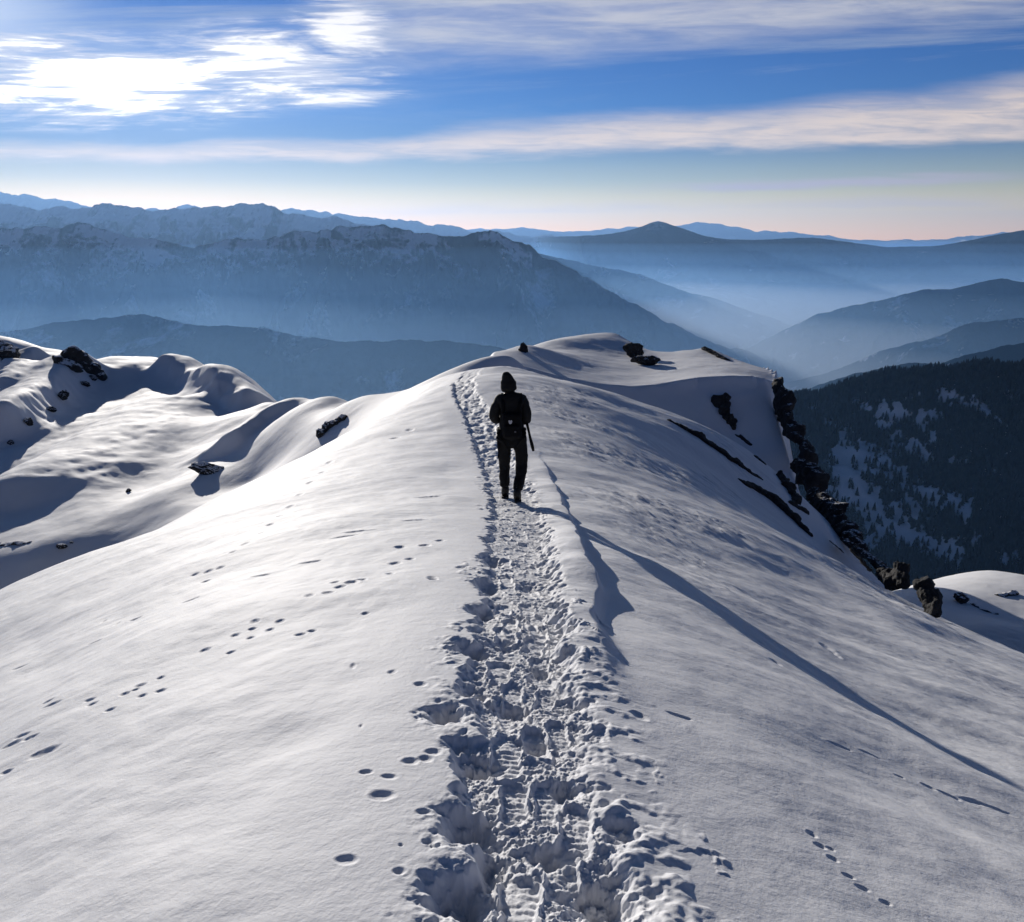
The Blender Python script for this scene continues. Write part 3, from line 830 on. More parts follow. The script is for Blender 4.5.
def build_person():
    FY = 11.6
    fx = ray(511.5, 499)[0] / ray(511.5, 499)[1] * FY
    gz = float(base_h(np.array([fx]), np.array([FY]))[0])
    BLACK = plain('black_jacket_cloth', (.006, .006, .007), .75, 25, .3, .25, .3)
    DARK = plain('black_trouser_cloth', (.009, .009, .010), .85, 30, .3, .25, .2)
    LEATH = plain('dark_boot_leather', (.012, .011, .010), .6, 40, .3, .2, .4)
    PACK = plain('black_pack_nylon', (.0045, .0045, .006), .8, 60, .3, .2, .15)
    SKINM = plain('skin', (.42, .24, .17), .5, 20, .06, .05, .4)
    WHITE = plain('white_badge', (.55, .55, .58), .6, 60, .2, .05, .3)
    EYE = plain('eye', (.05, .04, .03), .2, 10, .1, 0, .5)
    # joints: x to the right, y away from the viewer (the way the person walks), z up
    J = dict(pel=(0, 0, .90), waist=(0, .01, 1.06), chest=(0, .03, 1.26), upch=(-.01, .04, 1.39), neck=(-.03, .06, 1.47), chin=(-.04, .085, 1.53), head=(-.045, .085, 1.61), crown=(-.05, .075, 1.69),
             lsh=(-.165, .03, 1.375), lel=(-.24, -.02, 1.12), lwr=(-.15, .19, 1.10), lha=(-.11, .26, 1.13), rsh=(.15, .03, 1.375), rel=(.205, -.02, 1.11), rwr=(.13, .19, 1.08), rha=(.09, .26, 1.11),
             lhi=(-.095, 0, .86), lkn=(-.095, .13, .50), lan=(-.085, .15, .11), lto=(-.09, .30, .04), rhi=(.10, 0, .86), rkn=(.14, .02, .49), ran=(.075, -.20, .16), rto=(.09, -.06, .04),
             nose=(-.045, .195, 1.60), lea=(-.13, .085, 1.60), rea=(.04, .085, 1.60))
    K = list(J); I = {k: i for i, k in enumerate(K)}
    E = [(I[a], I[b]) for a, b in [('pel', 'waist'), ('waist', 'chest'), ('chest', 'upch'), ('upch', 'neck'), ('neck', 'chin'), ('chin', 'head'), ('head', 'crown'), ('upch', 'lsh'), ('lsh', 'lel'), ('lel', 'lwr'), ('lwr', 'lha'),
                                   ('upch', 'rsh'), ('rsh', 'rel'), ('rel', 'rwr'), ('rwr', 'rha'), ('pel', 'lhi'), ('lhi', 'lkn'), ('lkn', 'lan'), ('lan', 'lto'), ('pel', 'rhi'), ('rhi', 'rkn'), ('rkn', 'ran'), ('ran', 'rto'), ('head', 'nose'), ('head', 'lea'), ('head', 'rea')]]
    rad = dict(pel=.12, waist=.12, chest=.14, upch=.12, neck=.055, chin=.072, head=.083, crown=.06, lsh=.06, lel=.042, lwr=.028, lha=.03, rsh=.06, rel=.042, rwr=.028, rha=.03, lhi=.085, lkn=.055, lan=.036, lto=.032, rhi=.085, rkn=.055, ran=.036, rto=.032, nose=.012, lea=.014, rea=.014)
    body = link('person', skin_mesh('person', [J[k] for k in K], E, [rad[k] for k in K]), SKINM)
    tag(body, 'hiker in black hooded jacket and trousers walking away along the snow trail', 'person')
    body.location = (fx, FY, gz - .035)

    def sub(keys, edges, radii, name, mat, wr, extra=None, sub_=2, seed=1):
        pts_ = [J[k] if isinstance(k, str) else k for k in keys]
        return link(name, skin_mesh(name, pts_, edges, radii, sub_, wr, seed), mat, body)
    # jacket: torso, collar and sleeves in one shell
    hem = (0, 0, .84)
    sub(['waist', 'chest', 'upch', 'neck', hem, 'lsh', (-.215, 0, 1.26), 'lel', 'lwr', 'rsh', (.19, 0, 1.26), 'rel', 'rwr', 'pel'],
        [(0, 1), (1, 2), (2, 3), (0, 13), (13, 4), (2, 5), (5, 6), (6, 7), (7, 8), (2, 9), (9, 10), (10, 11), (11, 12)],
        [(.175, .15), (.185, .155), (.15, .135), .085, (.165, .15), .088, .086, .078, .05, .088, .086, .078, .05, (.168, .15)], 'jacket', BLACK, .012)
    # trousers
    sub([(0, 0, .93), 'lhi', (-.10, .07, .68), 'lkn', (-.095, .14, .28), (-.088, .15, .13), 'rhi', (.135, .02, .68), 'rkn', (.11, -.09, .31), (.08, -.19, .18)],
        [(0, 1), (1, 2), (2, 3), (3, 4), (4, 5), (0, 6), (6, 7), (7, 8), (8, 9), (9, 10)],
        [.14, .112, .098, .082, .078, .076, .112, .10, .084, .078, .074], 'trousers', DARK, .012, seed=2)
    # boots
    for (an, to, heel) in (('lan', 'lto', (-.085, .10, .05)), ('ran', 'rto', (.075, -.25, .085))):
        a = Vector(J[an]); t = Vector(J[to])
        b = sub([(a.x, a.y, a.z + .09), tuple(a), heel, tuple(t.lerp(a, .4) + Vector((0, 0, -.03))), (t.x, t.y + .03, t.z + .02)], [(0, 1), (1, 2), (1, 3), (3, 4)], [.062, .062, .05, .055, .045], 'boot', LEATH, .003)
        sole = join_bm('sole', [box_round('s', (.10, .30, .028), .012)])
        so_ = link('sole', sole, plain('rubber_sole', (.02, .02, .02), .8), b)
        mid = Vector(heel).lerp(t, .55)
        so_.location = (mid.x, mid.y + .01, min(heel[2], t.z) - .026 + (.03 if an == 'ran' else 0))
        so_.rotation_euler = (0.0 if an == 'lan' else -.22, 0, 0)
    # hood drawn up to a blunt point
    sub([(-.03, .05, 1.47), (-.035, .06, 1.545), (-.045, .07, 1.625), (-.062, .065, 1.70), (-.075, .055, 1.755)], [(0, 1), (1, 2), (2, 3), (3, 4)], [.125, .118, .106, .072, .030], 'hood', BLACK, .014, seed=4)
    # pack worn low on the back
    pk = link('backpack', box_round('backpack', (.25, .12, .33), .05, 3, .01), PACK, body)
    pk.location = (.005, -.185, 1.08)
    pocket = link('pocket', box_round('pocket', (.21, .06, .16), .025, 5, .004), PACK, pk); pocket.location = (0, -.075, -.06)
    # small pale mark on the pack: two lobes over a point
    bm = bmesh.new()
    out = [(-.026, .018), (-.020, .030), (-.010, .030), (-.001, .020), (.010, .032), (.021, .028), (.025, .012), (.018, -.010), (.002, -.024), (-.016, -.012)]
    f = bm.faces.new([bm.verts.new((x, 0, z)) for x, z in out])
    ext = bmesh.ops.extrude_face_region(bm, geom=[f])
    for v in ext['geom']:
        if isinstance(v, bmesh.types.BMVert): v.co.y += .006
    bmesh.ops.recalc_face_normals(bm, faces=bm.faces[:])
    me = bpy.data.meshes.new('badge'); bm.to_mesh(me); bm.free()
    bd = link('badge', me, WHITE, pk); bd.location = (-.02, -.073, .055)
    mk = link('buckle', box_round('buckle', (.026, .01, .02), .004), plain('grey_buckle', (.10, .10, .11), .5), pk); mk.location = (.045, -.112, -.06)
    # shoulder straps
    for sx in (-1, 1):
        link('shoulder_strap', skin_mesh('shoulder_strap', [(sx * .10, -.15, 1.22), (sx * .11, -.125, 1.36), (sx * .115, .02, 1.475), (sx * .12, .17, 1.36), (sx * .13, .15, 1.12)], [(0, 1), (1, 2), (2, 3), (3, 4)], [(.03, .012)] * 5, 1), PACK, body)
    # things that hang from the hip belt
    link('hip_belt', skin_mesh('hip_belt', [(-.16, -.12, 1.0), (-.195, .0, .99), (-.12, .16, .98), (.12, .16, .98), (.19, .0, .99), (.16, -.12, 1.0)], [(0, 1), (1, 2), (2, 3), (3, 4), (4, 5)], [(.014, .03)] * 6, 1), PACK, body)
    link('strap_end', skin_mesh('strap_end', [(.20, -.03, 1.10), (.235, -.04, .95), (.255, -.05, .86), (.272, -.055, .80), (.295, -.06, .70)], [(0, 1), (1, 2), (2, 3), (3, 4)], [.022, .018, .022, .027, .020], 1), PACK, body)
    link('strap_end', skin_mesh('strap_end', [(-.17, -.06, .98), (-.175, -.07, .80), (-.165, -.07, .70), (-.178, -.075, .61)], [(0, 1), (1, 2), (2, 3)], [.022, .02, .017, .014], 1), PACK, body)
    # gloves: palm, four fingers and a thumb closed round the chest straps
    for sx, w_, h_ in ((-1, 'lwr', 'lha'), (1, 'rwr', 'rha')):
        w = Vector(J[w_]); hp = Vector(J[h_]); d = (hp - w).normalized()
        sd = Vector((0, 0, 1)); inn = Vector((-sx, 0, 0))
        V = [w, w + d * .05, w + d * .095]; Ed = [(0, 1), (1, 2)]; Rr = [.034, (.042, .024), (.042, .022)]
        for k, (ln, off) in enumerate([(.066, .033), (.075, .012), (.070, -.011), (.055, -.032)]):
            b = len(V)
            V += [w + d * .10 + sd * off, w + d * (.10 + ln * .45) + sd * off + inn * .012, w + d * (.10 + ln * .6) + sd * off + inn * .042, w + d * (.10 + ln * .3) + sd * off + inn * .06]
            Ed += [(2, b), (b, b + 1), (b + 1, b + 2), (b + 2, b + 3)]; Rr += [.011, .011, .010, .009]
        b = len(V)
        V += [w + d * .045 + sd * .045 + inn * .012, w + d * .075 + sd * .06 + inn * .04, w + d * .10 + sd * .05 + inn * .06]
        Ed += [(1, b), (b, b + 1), (b + 1, b + 2)]; Rr += [.014, .012, .010]
        link('glove', skin_mesh('glove', V, Ed, Rr, 2), DARK, body)
    # eyes
    for sx in (-1, 1):
        bm = bmesh.new(); bmesh.ops.create_uvsphere(bm, u_segments=12, v_segments=8, radius=.012)
        me = bpy.data.meshes.new('eye'); bm.to_mesh(me); bm.free()
        e = link('eye', me, EYE, body); e.location = (-.045 + sx * .032, .158, 1.625)
    bm = bmesh.new(); bmesh.ops.create_uvsphere(bm, u_segments=12, v_segments=8, radius=1)
    for v in bm.verts: v.co = Vector((v.co.x * .024, v.co.y * .01, v.co.z * .008))
    me = bpy.data.meshes.new('mouth'); bm.to_mesh(me); bm.free()
    e = link('mouth', me, plain('lips', (.3, .12, .1), .5), body); e.location = (-.045, .158, 1.555)


build_person()

#@@FAR
# ------------------------------------------------------------------ far terrain
def spline(P, n):
    P = np.array(P, float)
    t = np.concatenate([[0], np.cumsum(np.linalg.norm(np.diff(P[:, :2], axis=0), axis=1))])
    T = np.linspace(0, t[-1], n)
    out = np.stack([np.interp(T, t, P[:, k]) for k in range(3)], 1)
    k = max(3, n // (len(P) * 3)) | 1
    ker = np.hanning(k + 2)[1:-1]; ker /= ker.sum()
    for c in range(3):
        pd = np.pad(out[:, c], k // 2, mode='edge')
        out[:, c] = np.convolve(pd, ker, 'valid')
    return out, t[-1]


def mountain(name, label, sky, base, front, back, mat, n=400, m=160, amp=60., sc=600., crest=10., seed=1, dirv=(0, -1), conc=.9, sub_amp=1.0):
    P = [at(*q) for q in sky]
    C, Ln = spline(P, n)
    s = np.linspace(0, Ln, n)
    C[:, 2] += crest * (fbm(s / (sc * .35), s * 0 + seed, 5, seed, .55))
    t = np.concatenate([-np.linspace(1, 0, m // 3, endpoint=False) ** 1.3, np.linspace(0, 1, m - m // 3) ** 1.35])
    d = np.array(dirv, float); d /= np.linalg.norm(d)
    S, T = np.meshgrid(s, t, indexing='ij')
    w = np.where(T >= 0, front, back)
    X = C[:, 0][:, None] + d[0] * T * w
    Y = C[:, 1][:, None] + d[1] * T * w
    A = np.abs(T)
    Hh = C[:, 2][:, None] - base
    Z = C[:, 2][:, None] - Hh * A ** conc
    wx = .25 * fbm(X / sc, Y / sc, 2, seed + 7); wy = .25 * fbm(X / sc + 5, Y / sc - 3, 2, seed + 8)
    rg = ridged((S / sc + wx + .15 * T * w / sc), (T * w / sc * .35 + wy), 6, seed + 20) - 1.25
    env = np.clip(A * 4, 0, 1) ** 1.0 * np.clip((1 - A) * 4, .15, 1)
    Z += amp * rg * env
    Z += amp * .22 * sub_amp * fbm(X / sc * 4, Y / sc * 4, 5, seed + 40, .6) * np.clip(A * 8, .05, 1)
    o = link(name, grid_mesh(name, X, Y, Z), mat)
    return tag(o, label, 'mountain', kind='structure')


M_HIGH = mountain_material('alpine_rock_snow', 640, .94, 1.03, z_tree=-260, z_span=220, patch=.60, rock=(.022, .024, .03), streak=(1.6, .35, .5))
M_FAR = mountain_material('far_rock_snow', 1200, .98, 1.12, z_tree=-100, z_span=300, patch=.66, streak=(1.4, .4, .6))
M_PALE = mountain_material('far_snowfields', 1500, .30, .7, z_tree=-700, z_span=300, patch=.62)
M_DARKFAR = mountain_material('far_dark_slopes', 1200, 1.08, 1.25, z_tree=300, z_span=300, patch=.66)
M_FOREST = mountain_material('forested_slope', 420, .95, 1.2, z_tree=900, z_span=60, patch=.605)
M_FOREST2 = mountain_material('forested_hill', 260, .95, 1.2, z_tree=900, z_span=60, patch=.66)
M_NEARF = mountain_material('snowy_forest_floor', 120, .95, 1.2, forest=(.03, .034, .03), z_tree=900, z_span=60, patch=.50)


def far_terrain():
    B = -1500.
    # valley floor: one sheet out past the haze
    xs = np.concatenate([-np.geomspace(58000, 500, 24), [0], np.geomspace(500, 58000, 24)])
    ys = np.concatenate([-np.geomspace(14000, 500, 10), [0], np.geomspace(500, 61000, 40)])
    X, Y = np.meshgrid(xs, ys)
    o = link('valley_floor', grid_mesh('valley_floor', X, Y, X * 0 + B + 20), M_FOREST)
    tag(o, 'dark wooded valley floor far below the ridge', 'valley', kind='structure')
    # our own mountain below the ridge
    a = np.linspace(0, 2 * math.pi, 181); r = np.concatenate([[0.0], np.geomspace(60, 2600, 60)])
    A, Rr = np.meshgrid(a, r, indexing='ij')
    X = np.sin(A) * Rr; Y = np.cos(A) * Rr
    Z = -60 - .58 * np.maximum(Rr - 60, 0) + 90 * fbm(X / 500, Y / 500, 5, 3) * sstep(100, 500, Rr) - 40 * sstep(0, 200, Rr)
    o = link('mountain_flank', grid_mesh('mountain_flank', X, Y, Z), M_NEARF)
    tag(o, 'wooded flank of the mountain beneath the snow ridge', 'mountain flank', kind='structure')
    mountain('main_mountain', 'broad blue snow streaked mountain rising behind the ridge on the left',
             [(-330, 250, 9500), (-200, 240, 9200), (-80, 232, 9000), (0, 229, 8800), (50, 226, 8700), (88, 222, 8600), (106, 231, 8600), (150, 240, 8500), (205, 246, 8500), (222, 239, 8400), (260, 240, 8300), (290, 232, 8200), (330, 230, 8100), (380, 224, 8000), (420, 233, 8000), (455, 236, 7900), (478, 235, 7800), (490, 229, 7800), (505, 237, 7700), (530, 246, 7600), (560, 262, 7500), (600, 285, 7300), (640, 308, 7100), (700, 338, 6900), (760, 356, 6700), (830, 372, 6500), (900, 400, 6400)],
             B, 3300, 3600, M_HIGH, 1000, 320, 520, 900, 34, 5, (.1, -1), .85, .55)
    mountain('wooded_ridge', 'dark blue wooded ridge with pale clearings in front of the main mountain',
             [(-200, 345, 4600), (-60, 338, 4600), (0, 333, 4500), (60, 322, 4500), (110, 317, 4450), (140, 314, 4400), (160, 318, 4400), (200, 326, 4350), (250, 326, 4300), (300, 336, 4250), (345, 342, 4200), (400, 340, 4150), (450, 341, 4100), (500, 347, 4050), (560, 360, 4000), (650, 372, 4000), (760, 384, 3900), (860, 400, 3800)],
             B, 2200, 2200, M_FOREST, 600, 200, 90, 420, 9, 6)
    mountain('far_range', 'hazy blue mountain range behind the main mountain on the left',
             [(-200, 190, 15500), (-60, 205, 15500), (0, 203, 15300), (40, 210, 15200), (75, 207, 15200), (110, 203, 15000), (150, 210, 15000), (200, 208, 15000), (240, 204, 15000), (262, 203, 14900), (280, 212, 14900), (310, 214, 15000), (345, 221, 15000), (400, 232, 15000), (470, 245, 15000), (560, 262, 15000)],
             B, 5500, 5500, M_FAR, 500, 120, 320, 1500, 60, 7)
    mountain('distant_peaks', 'palest distant snow peaks at the far left skyline',
             [(-200, 190, 28000), (-40, 190, 28000), (0, 192, 28000), (40, 196, 28000), (78, 204, 28000), (120, 210, 28000), (165, 209, 28000), (185, 204, 28000), (210, 208, 28000), (270, 210, 28000), (300, 209, 28000), (330, 213, 28000), (380, 219, 28000), (420, 221, 28000), (455, 228, 28000), (500, 233, 28000), (560, 238, 28000), (640, 245, 28000)],
             B, 8000, 8000, M_PALE, 500, 100, 400, 2200, 90, 9)
    mountain('cone_mountain', 'hazy pointed mountain standing alone at the right of centre',
             [(430, 250, 17500), (500, 243, 28000), (540, 237, 28000), (580, 236, 16800), (620, 233, 16500), (640, 228, 16300), (650, 222, 16200), (657, 219, 16200), (663, 221, 16200), (672, 225, 16200), (690, 232, 16200), (720, 239, 16200), (770, 240, 16200), (805, 237, 16300), (850, 242, 16500), (885, 247, 16500), (940, 246, 16300), (980, 238, 16000), (1024, 230, 15800), (1120, 220, 15500), (1250, 225, 15500)],
             B, 6000, 6000, M_DARKFAR, 700, 130, 300, 1500, 14, 11)
    mountain('pale_hills', 'palest hills on the horizon behind the pointed mountain',
             [(420, 236, 42000), (480, 228, 42000), (505, 230, 42000), (522, 227, 42000), (545, 231, 42000), (590, 231, 42000), (640, 226, 42000), (680, 225, 42000), (700, 222, 42000), (722, 225, 42000), (760, 231, 42000), (800, 233, 42000), (860, 240, 42000), (930, 240, 42000), (1000, 233, 42000), (1060, 230, 42000), (1200, 230, 42000)],
             B, 9000, 9000, M_PALE, 500, 80, 300, 2500, 60, 13)
    mountain('middle_spur', 'hazy spur running down behind the main mountain into the valley',
             [(520, 250, 11500), (560, 258, 11300), (600, 267, 11000), (640, 274, 10800), (680, 290, 10500), (720, 300, 10300), (770, 318, 10000), (810, 332, 9800), (860, 348, 9500), (920, 365, 9300)],
             B, 3600, 3600, M_FOREST, 300, 100, 150, 800, 14, 15, (-.3, -1))
    mountain('lower_spur', 'paler low spur deeper in the hazy valley',
             [(600, 285, 13500), (660, 284, 13300), (720, 290, 13000), (760, 296, 12800), (810, 305, 12500), (860, 318, 12200), (930, 335, 12000)],
             B, 3600, 3600, M_FOREST, 240, 80, 140, 900, 14, 16, (-.3, -1))
    mountain('right_ridge', 'blue wooded ridge climbing to the right frame edge',
             [(700, 372, 7600), (780, 332, 7400), (815, 315, 7300), (845, 307, 7200), (880, 301, 7100), (915, 291, 7000), (950, 289, 7000), (985, 281, 6900), (1005, 278, 6900), (1024, 283, 6900), (1080, 276, 6900), (1180, 285, 6900)],
             B, 2600, 2600, M_FOREST, 400, 130, 110, 520, 10, 17, (-.3, -1))
    mountain('lower_right_ridge', 'lower wooded ridge below the right frame edge ridge',
             [(780, 385, 5300), (840, 369, 5200), (880, 351, 5100), (920, 341, 5000), (945, 333, 5000), (970, 323, 4900), (1024, 318, 4900), (1100, 312, 4900), (1200, 318, 4900)],
             B, 2200, 2200, M_FOREST, 360, 120, 90, 420, 8, 18, (-.4, -1))
    mountain('wooded_spur', 'dark wooded spur just beyond the near forest',
             [(740, 400, 3300), (800, 391, 3300), (850, 375, 3200), (900, 364, 3150), (940, 362, 3100), (980, 352, 3050), (1024, 342, 3000), (1100, 330, 3000), (1200, 335, 3000)],
             B, 1700, 1700, M_FOREST2, 360, 120, 55, 260, 7, 19, (-.4, -1))


far_terrain()

# ------------------------------------------------------------------ the wooded slope across the gully
FS = [at(*p) for p in [(760, 405, 1480), (800, 395, 1450), (850, 389, 1430), (900, 382, 1410), (950, 376, 1390), (1024, 375, 1370), (1120, 368, 1350), (1250, 372, 1350),
      (800, 440, 1330), (850, 480, 1220), (900, 440, 1290), (960, 440, 1260), (1024, 450, 1230), (850, 540, 1080), (900, 520, 1120), (960, 520, 1090), (1024, 540, 1040), (900, 600, 960), (960, 600, 950), (1024, 640, 880), (1120, 640, 860), (1120, 480, 1150), (1250, 560, 1000), (860, 620, 930), (760, 520, 1150), (700, 420, 1450), (700, 600, 950)]]
FS += [(700, 1700, -420), (1100, 1700, -420), (300, 1700, -480), (600, 2000, -700), (1300, 1900, -600)]
FTPS = TPS(FS, 500., 1e-3)


def forest_h(x, y):
    return FTPS(x, y) + 16 * fbm(x / 160, y / 160, 4, 77) + 9 * (ridged(x / 130 + y / 600, y / 420, 4, 78) - .9)


def forest_hit(px, py):
    return hit(px, py, forest_h, 760, 1600, 900)


CLEAR = [(893, 412, 17, 10), (930, 420, 12, 8), (868, 455, 26, 12), (905, 445, 14, 6), (850, 470, 22, 20), (862, 500, 26, 24), (880, 520, 28, 22), (900, 535, 24, 14), (912, 508, 14, 12), (890, 470, 20, 12), (945, 500, 28, 9), (962, 512, 16, 7), (925, 490, 16, 8), (915, 545, 12, 8), (940, 548, 20, 9), (955, 560, 12, 8), (835, 425, 12, 5), (925, 452, 9, 12), (973, 404, 8, 8), (985, 412, 6, 7), (1002, 425, 5, 8), (950, 398, 10, 4), (845, 440, 10, 10), (1010, 560, 8, 6), (870, 545, 14, 12), (815, 410, 5, 3), (860, 405, 8, 3), (918, 396, 6, 3), (990, 470, 10, 4), (905, 488, 10, 8), (840, 455, 8, 8), (975, 540, 10, 4), (1000, 520, 6, 4), (930, 440, 6, 10), (890, 430, 10, 5), (958, 460, 8, 4), (1010, 395, 5, 4)]


def clearing(px, py):
    """1 where the trees leave the snow open (glades along the fall line), measured in the photograph"""
    wobx = 8 * fbm(px / 16, py / 16, 4, 3, .6); woby = 8 * fbm(px / 16 + 9, py / 16, 4, 4, .6)
    out = np.zeros_like(px)
    for (cx, cy, rx, ry) in CLEAR:
        q = ((px + wobx - cx - (py - cy) * .5) / rx) ** 2 + ((py + woby - cy) / ry) ** 2
        q = q + .9 * fbm(px / 7, py / 9, 3, 6, .6)
        out = np.maximum(out, sstep(1.1, .7, q))
    return out


def build_forest():
    xs = np.linspace(150, 1500, 420); ys = np.linspace(760, 1900, 360)
    X, Y = np.meshgrid(xs, ys)
    Z = forest_h(X, Y)
    Z = Z - 500 * sstep(1500, 1900, Y)
    me = grid_mesh('wooded_hillside', X, Y, Z)
    dpt = Y * cp - Z * sp_
    q = clearing(512 + F_PX * X / dpt, 461 - F_PX * (Y * sp_ + Z * cp) / dpt).ravel()
    at_ = me.color_attributes.new('clearing', 'FLOAT_COLOR', 'POINT')
    at_.data.foreach_set('color', np.repeat(q[:, None], 4, 1).astype(np.float32).ravel())
    o = link('wooded_hillside', me, SNOW_FAR)
    tag(o, 'shaded hillside with snow patches below the rocky edge', 'hillside', kind='structure')
    # conifers
    def conifer(seed, tiers=6, seg=9):
        r = np.random.default_rng(seed)
        V = []; Fc = []
        def ring(zb, rb, zt, rt):
            b0 = len(V)
            for k in range(seg):
                a = 2 * math.pi * k / seg + r.uniform(-.2, .2)
                rr = rb * r.uniform(.55, 1.2)
                V.append((math.cos(a) * rr, math.sin(a) * rr, zb - r.uniform(0, .04)))
            V.append((0, 0, zt))
            for k in range(seg): Fc.append((b0 + k, b0 + (k + 1) % seg, b0 + seg))
        for k in range(tiers):
            f = k / tiers
            ring(.10 + .86 * f, .20 * (1 - f) ** .8 + .015, min(1, .10 + .86 * f + .30 * (1 - .3 * f)), 0)
        # trunk
        b0 = len(V)
        for k in range(5):
            a = 2 * math.pi * k / 5
            V.append((.018 * math.cos(a), .018 * math.sin(a), -.05))
        V.append((0, 0, .5))
        for k in range(5): Fc.append((b0 + k, b0 + (k + 1) % 5, b0 + 5))
        return np.array(V), np.array(Fc)
    protos = [conifer(s) for s in range(6)]
    r = np.random.default_rng(8)
    # scatter on the slope
    n = 60000
    x = r.uniform(180, 1350, n); y = r.uniform(800, 1500, n)
    z = forest_h(x, y)
    # project
    dpt = y * cp - z * sp_
    px = 512 + F_PX * x / dpt; py = 461 - F_PX * (y * sp_ + z * cp) / dpt
    vis = (px > 740) & (px < 1110) & (py > 330) & (py < 690)
    x, y, z, px, py = x[vis], y[vis], z[vis], px[vis], py[vis]
    keep = np.ones(len(x), bool)
    prob = np.clip(.72 + .55 * fbm(x / 45, y / 60, 3, 14), .15, 1)
    glade = clearing(px, py) > .5
    prob = np.where(glade, .06, prob)
    keep = r.random(len(x)) < prob
    x, y, z, px, py, glade = x[keep], y[keep], z[keep], px[keep], py[keep], glade[keep]
    h = r.uniform(8, 16, len(x)) * (1 + .25 * fbm(x / 60, y / 60, 2, 5))
    # the nearest, loosely standing trees become individuals
    order = np.argsort(y)
    # visible part of the slope only
    lim = np.interp(px, [800, 812, 850, 880, 905, 935, 960, 1024], [440, 470, 540, 566, 585, 590, 582, 580])
    seen = (py < lim - 2) & (px < 1024) & (px > 800)
    cand = [i for i in order if seen[i]]
    lone = [i for i in cand if glade[i]]
    ind = lone[:120] + [i for i in cand if not glade[i]][:max(0, 260 - len(lone[:120]))]
    ind = set(ind)
    meshes = []
    for k, (V, Fc) in enumerate(protos):
        me = mesh_np('conifer', V, Fc, False); me.materials.append(NEEDLE); meshes.append(me)
    vs, fs, base = [], [], 0
    for i in range(len(x)):
        k = int(r.integers(0, 6)); a = r.uniform(0, 6.28)
        if i in ind:
            o = link('conifer_tree', meshes[k])
            o.location = (x[i], y[i], z[i] - .3); o.rotation_euler = (0, 0, a); o.scale = (h[i] * 1.1, h[i] * 1.1, h[i])
            if glade[i]:
                tag(o, 'small dark conifer standing alone on a snow patch across the gully', 'tree', 'lone conifers on the snow patches')
            else:
                tag(o, 'dark conifer in the lower fringe of the wood across the gully', 'tree', 'conifers along the lower edge of the wood')
            continue
        V, Fc = protos[k]
        c, s = math.cos(a), math.sin(a)
        W = np.stack([(V[:, 0] * c - V[:, 1] * s) * h[i] * 1.1 + x[i], (V[:, 0] * s + V[:, 1] * c) * h[i] * 1.1 + y[i], V[:, 2] * h[i] + z[i] - .3], 1)
        vs.append(W); fs.append(Fc + base); base += len(V)
    o = link('forest', mesh_np('forest', np.concatenate(vs), np.concatenate(fs), False), NEEDLE)
    tag(o, 'dark conifer forest covering the hillside at right', 'forest', kind='stuff')
    print('trees', len(x), 'individual', len(ind))


def hillside_material():
    m, nt, b = nmat('glades_and_forest_floor')
    L = nt.links.new
    va = nd(nt, 'ShaderNodeVertexColor', layer_name='clearing')
    geo = nd(nt, 'ShaderNodeNewGeometry')
    n = nd(nt, 'ShaderNodeTexNoise', ins={'Scale': .12, 'Detail': 6, 'Roughness': .7}); L(geo.outputs['Position'], n.inputs['Vector'])
    ad = nd(nt, 'ShaderNodeMath', operation='MULTIPLY_ADD', ins={1: 1.6, 2: -.8}); L(n.outputs[0], ad.inputs[0])
    sm = nd(nt, 'ShaderNodeMath', operation='ADD'); L(va.outputs[0], sm.inputs[0]); L(ad.outputs[0], sm.inputs[1])
    f = nd(nt, 'ShaderNodeMapRange', ins={1: .20, 2: .38}); L(sm.outputs[0], f.inputs[0])
    mx = nd(nt, 'ShaderNodeMix', data_type='RGBA'); L(f.outputs[0], mx.inputs[0]); mx.inputs[6].default_value = (.018, .02, .022, 1); mx.inputs[7].default_value = (.72, .72, .74, 1)
    L(mx.outputs[2], b.inputs['Base Color'])
    b.inputs['Roughness'].default_value = 1; b.inputs['Specular IOR Level'].default_value = 0
    return m


SNOW_FAR = hillside_material()
NEEDLE = plain('conifer_needles', (.013, .016, .018), 1, .09, .7, 0, 0)
build_forest()

#@@SKY
# ------------------------------------------------------------------ sky
SKY_STRENGTH = .055


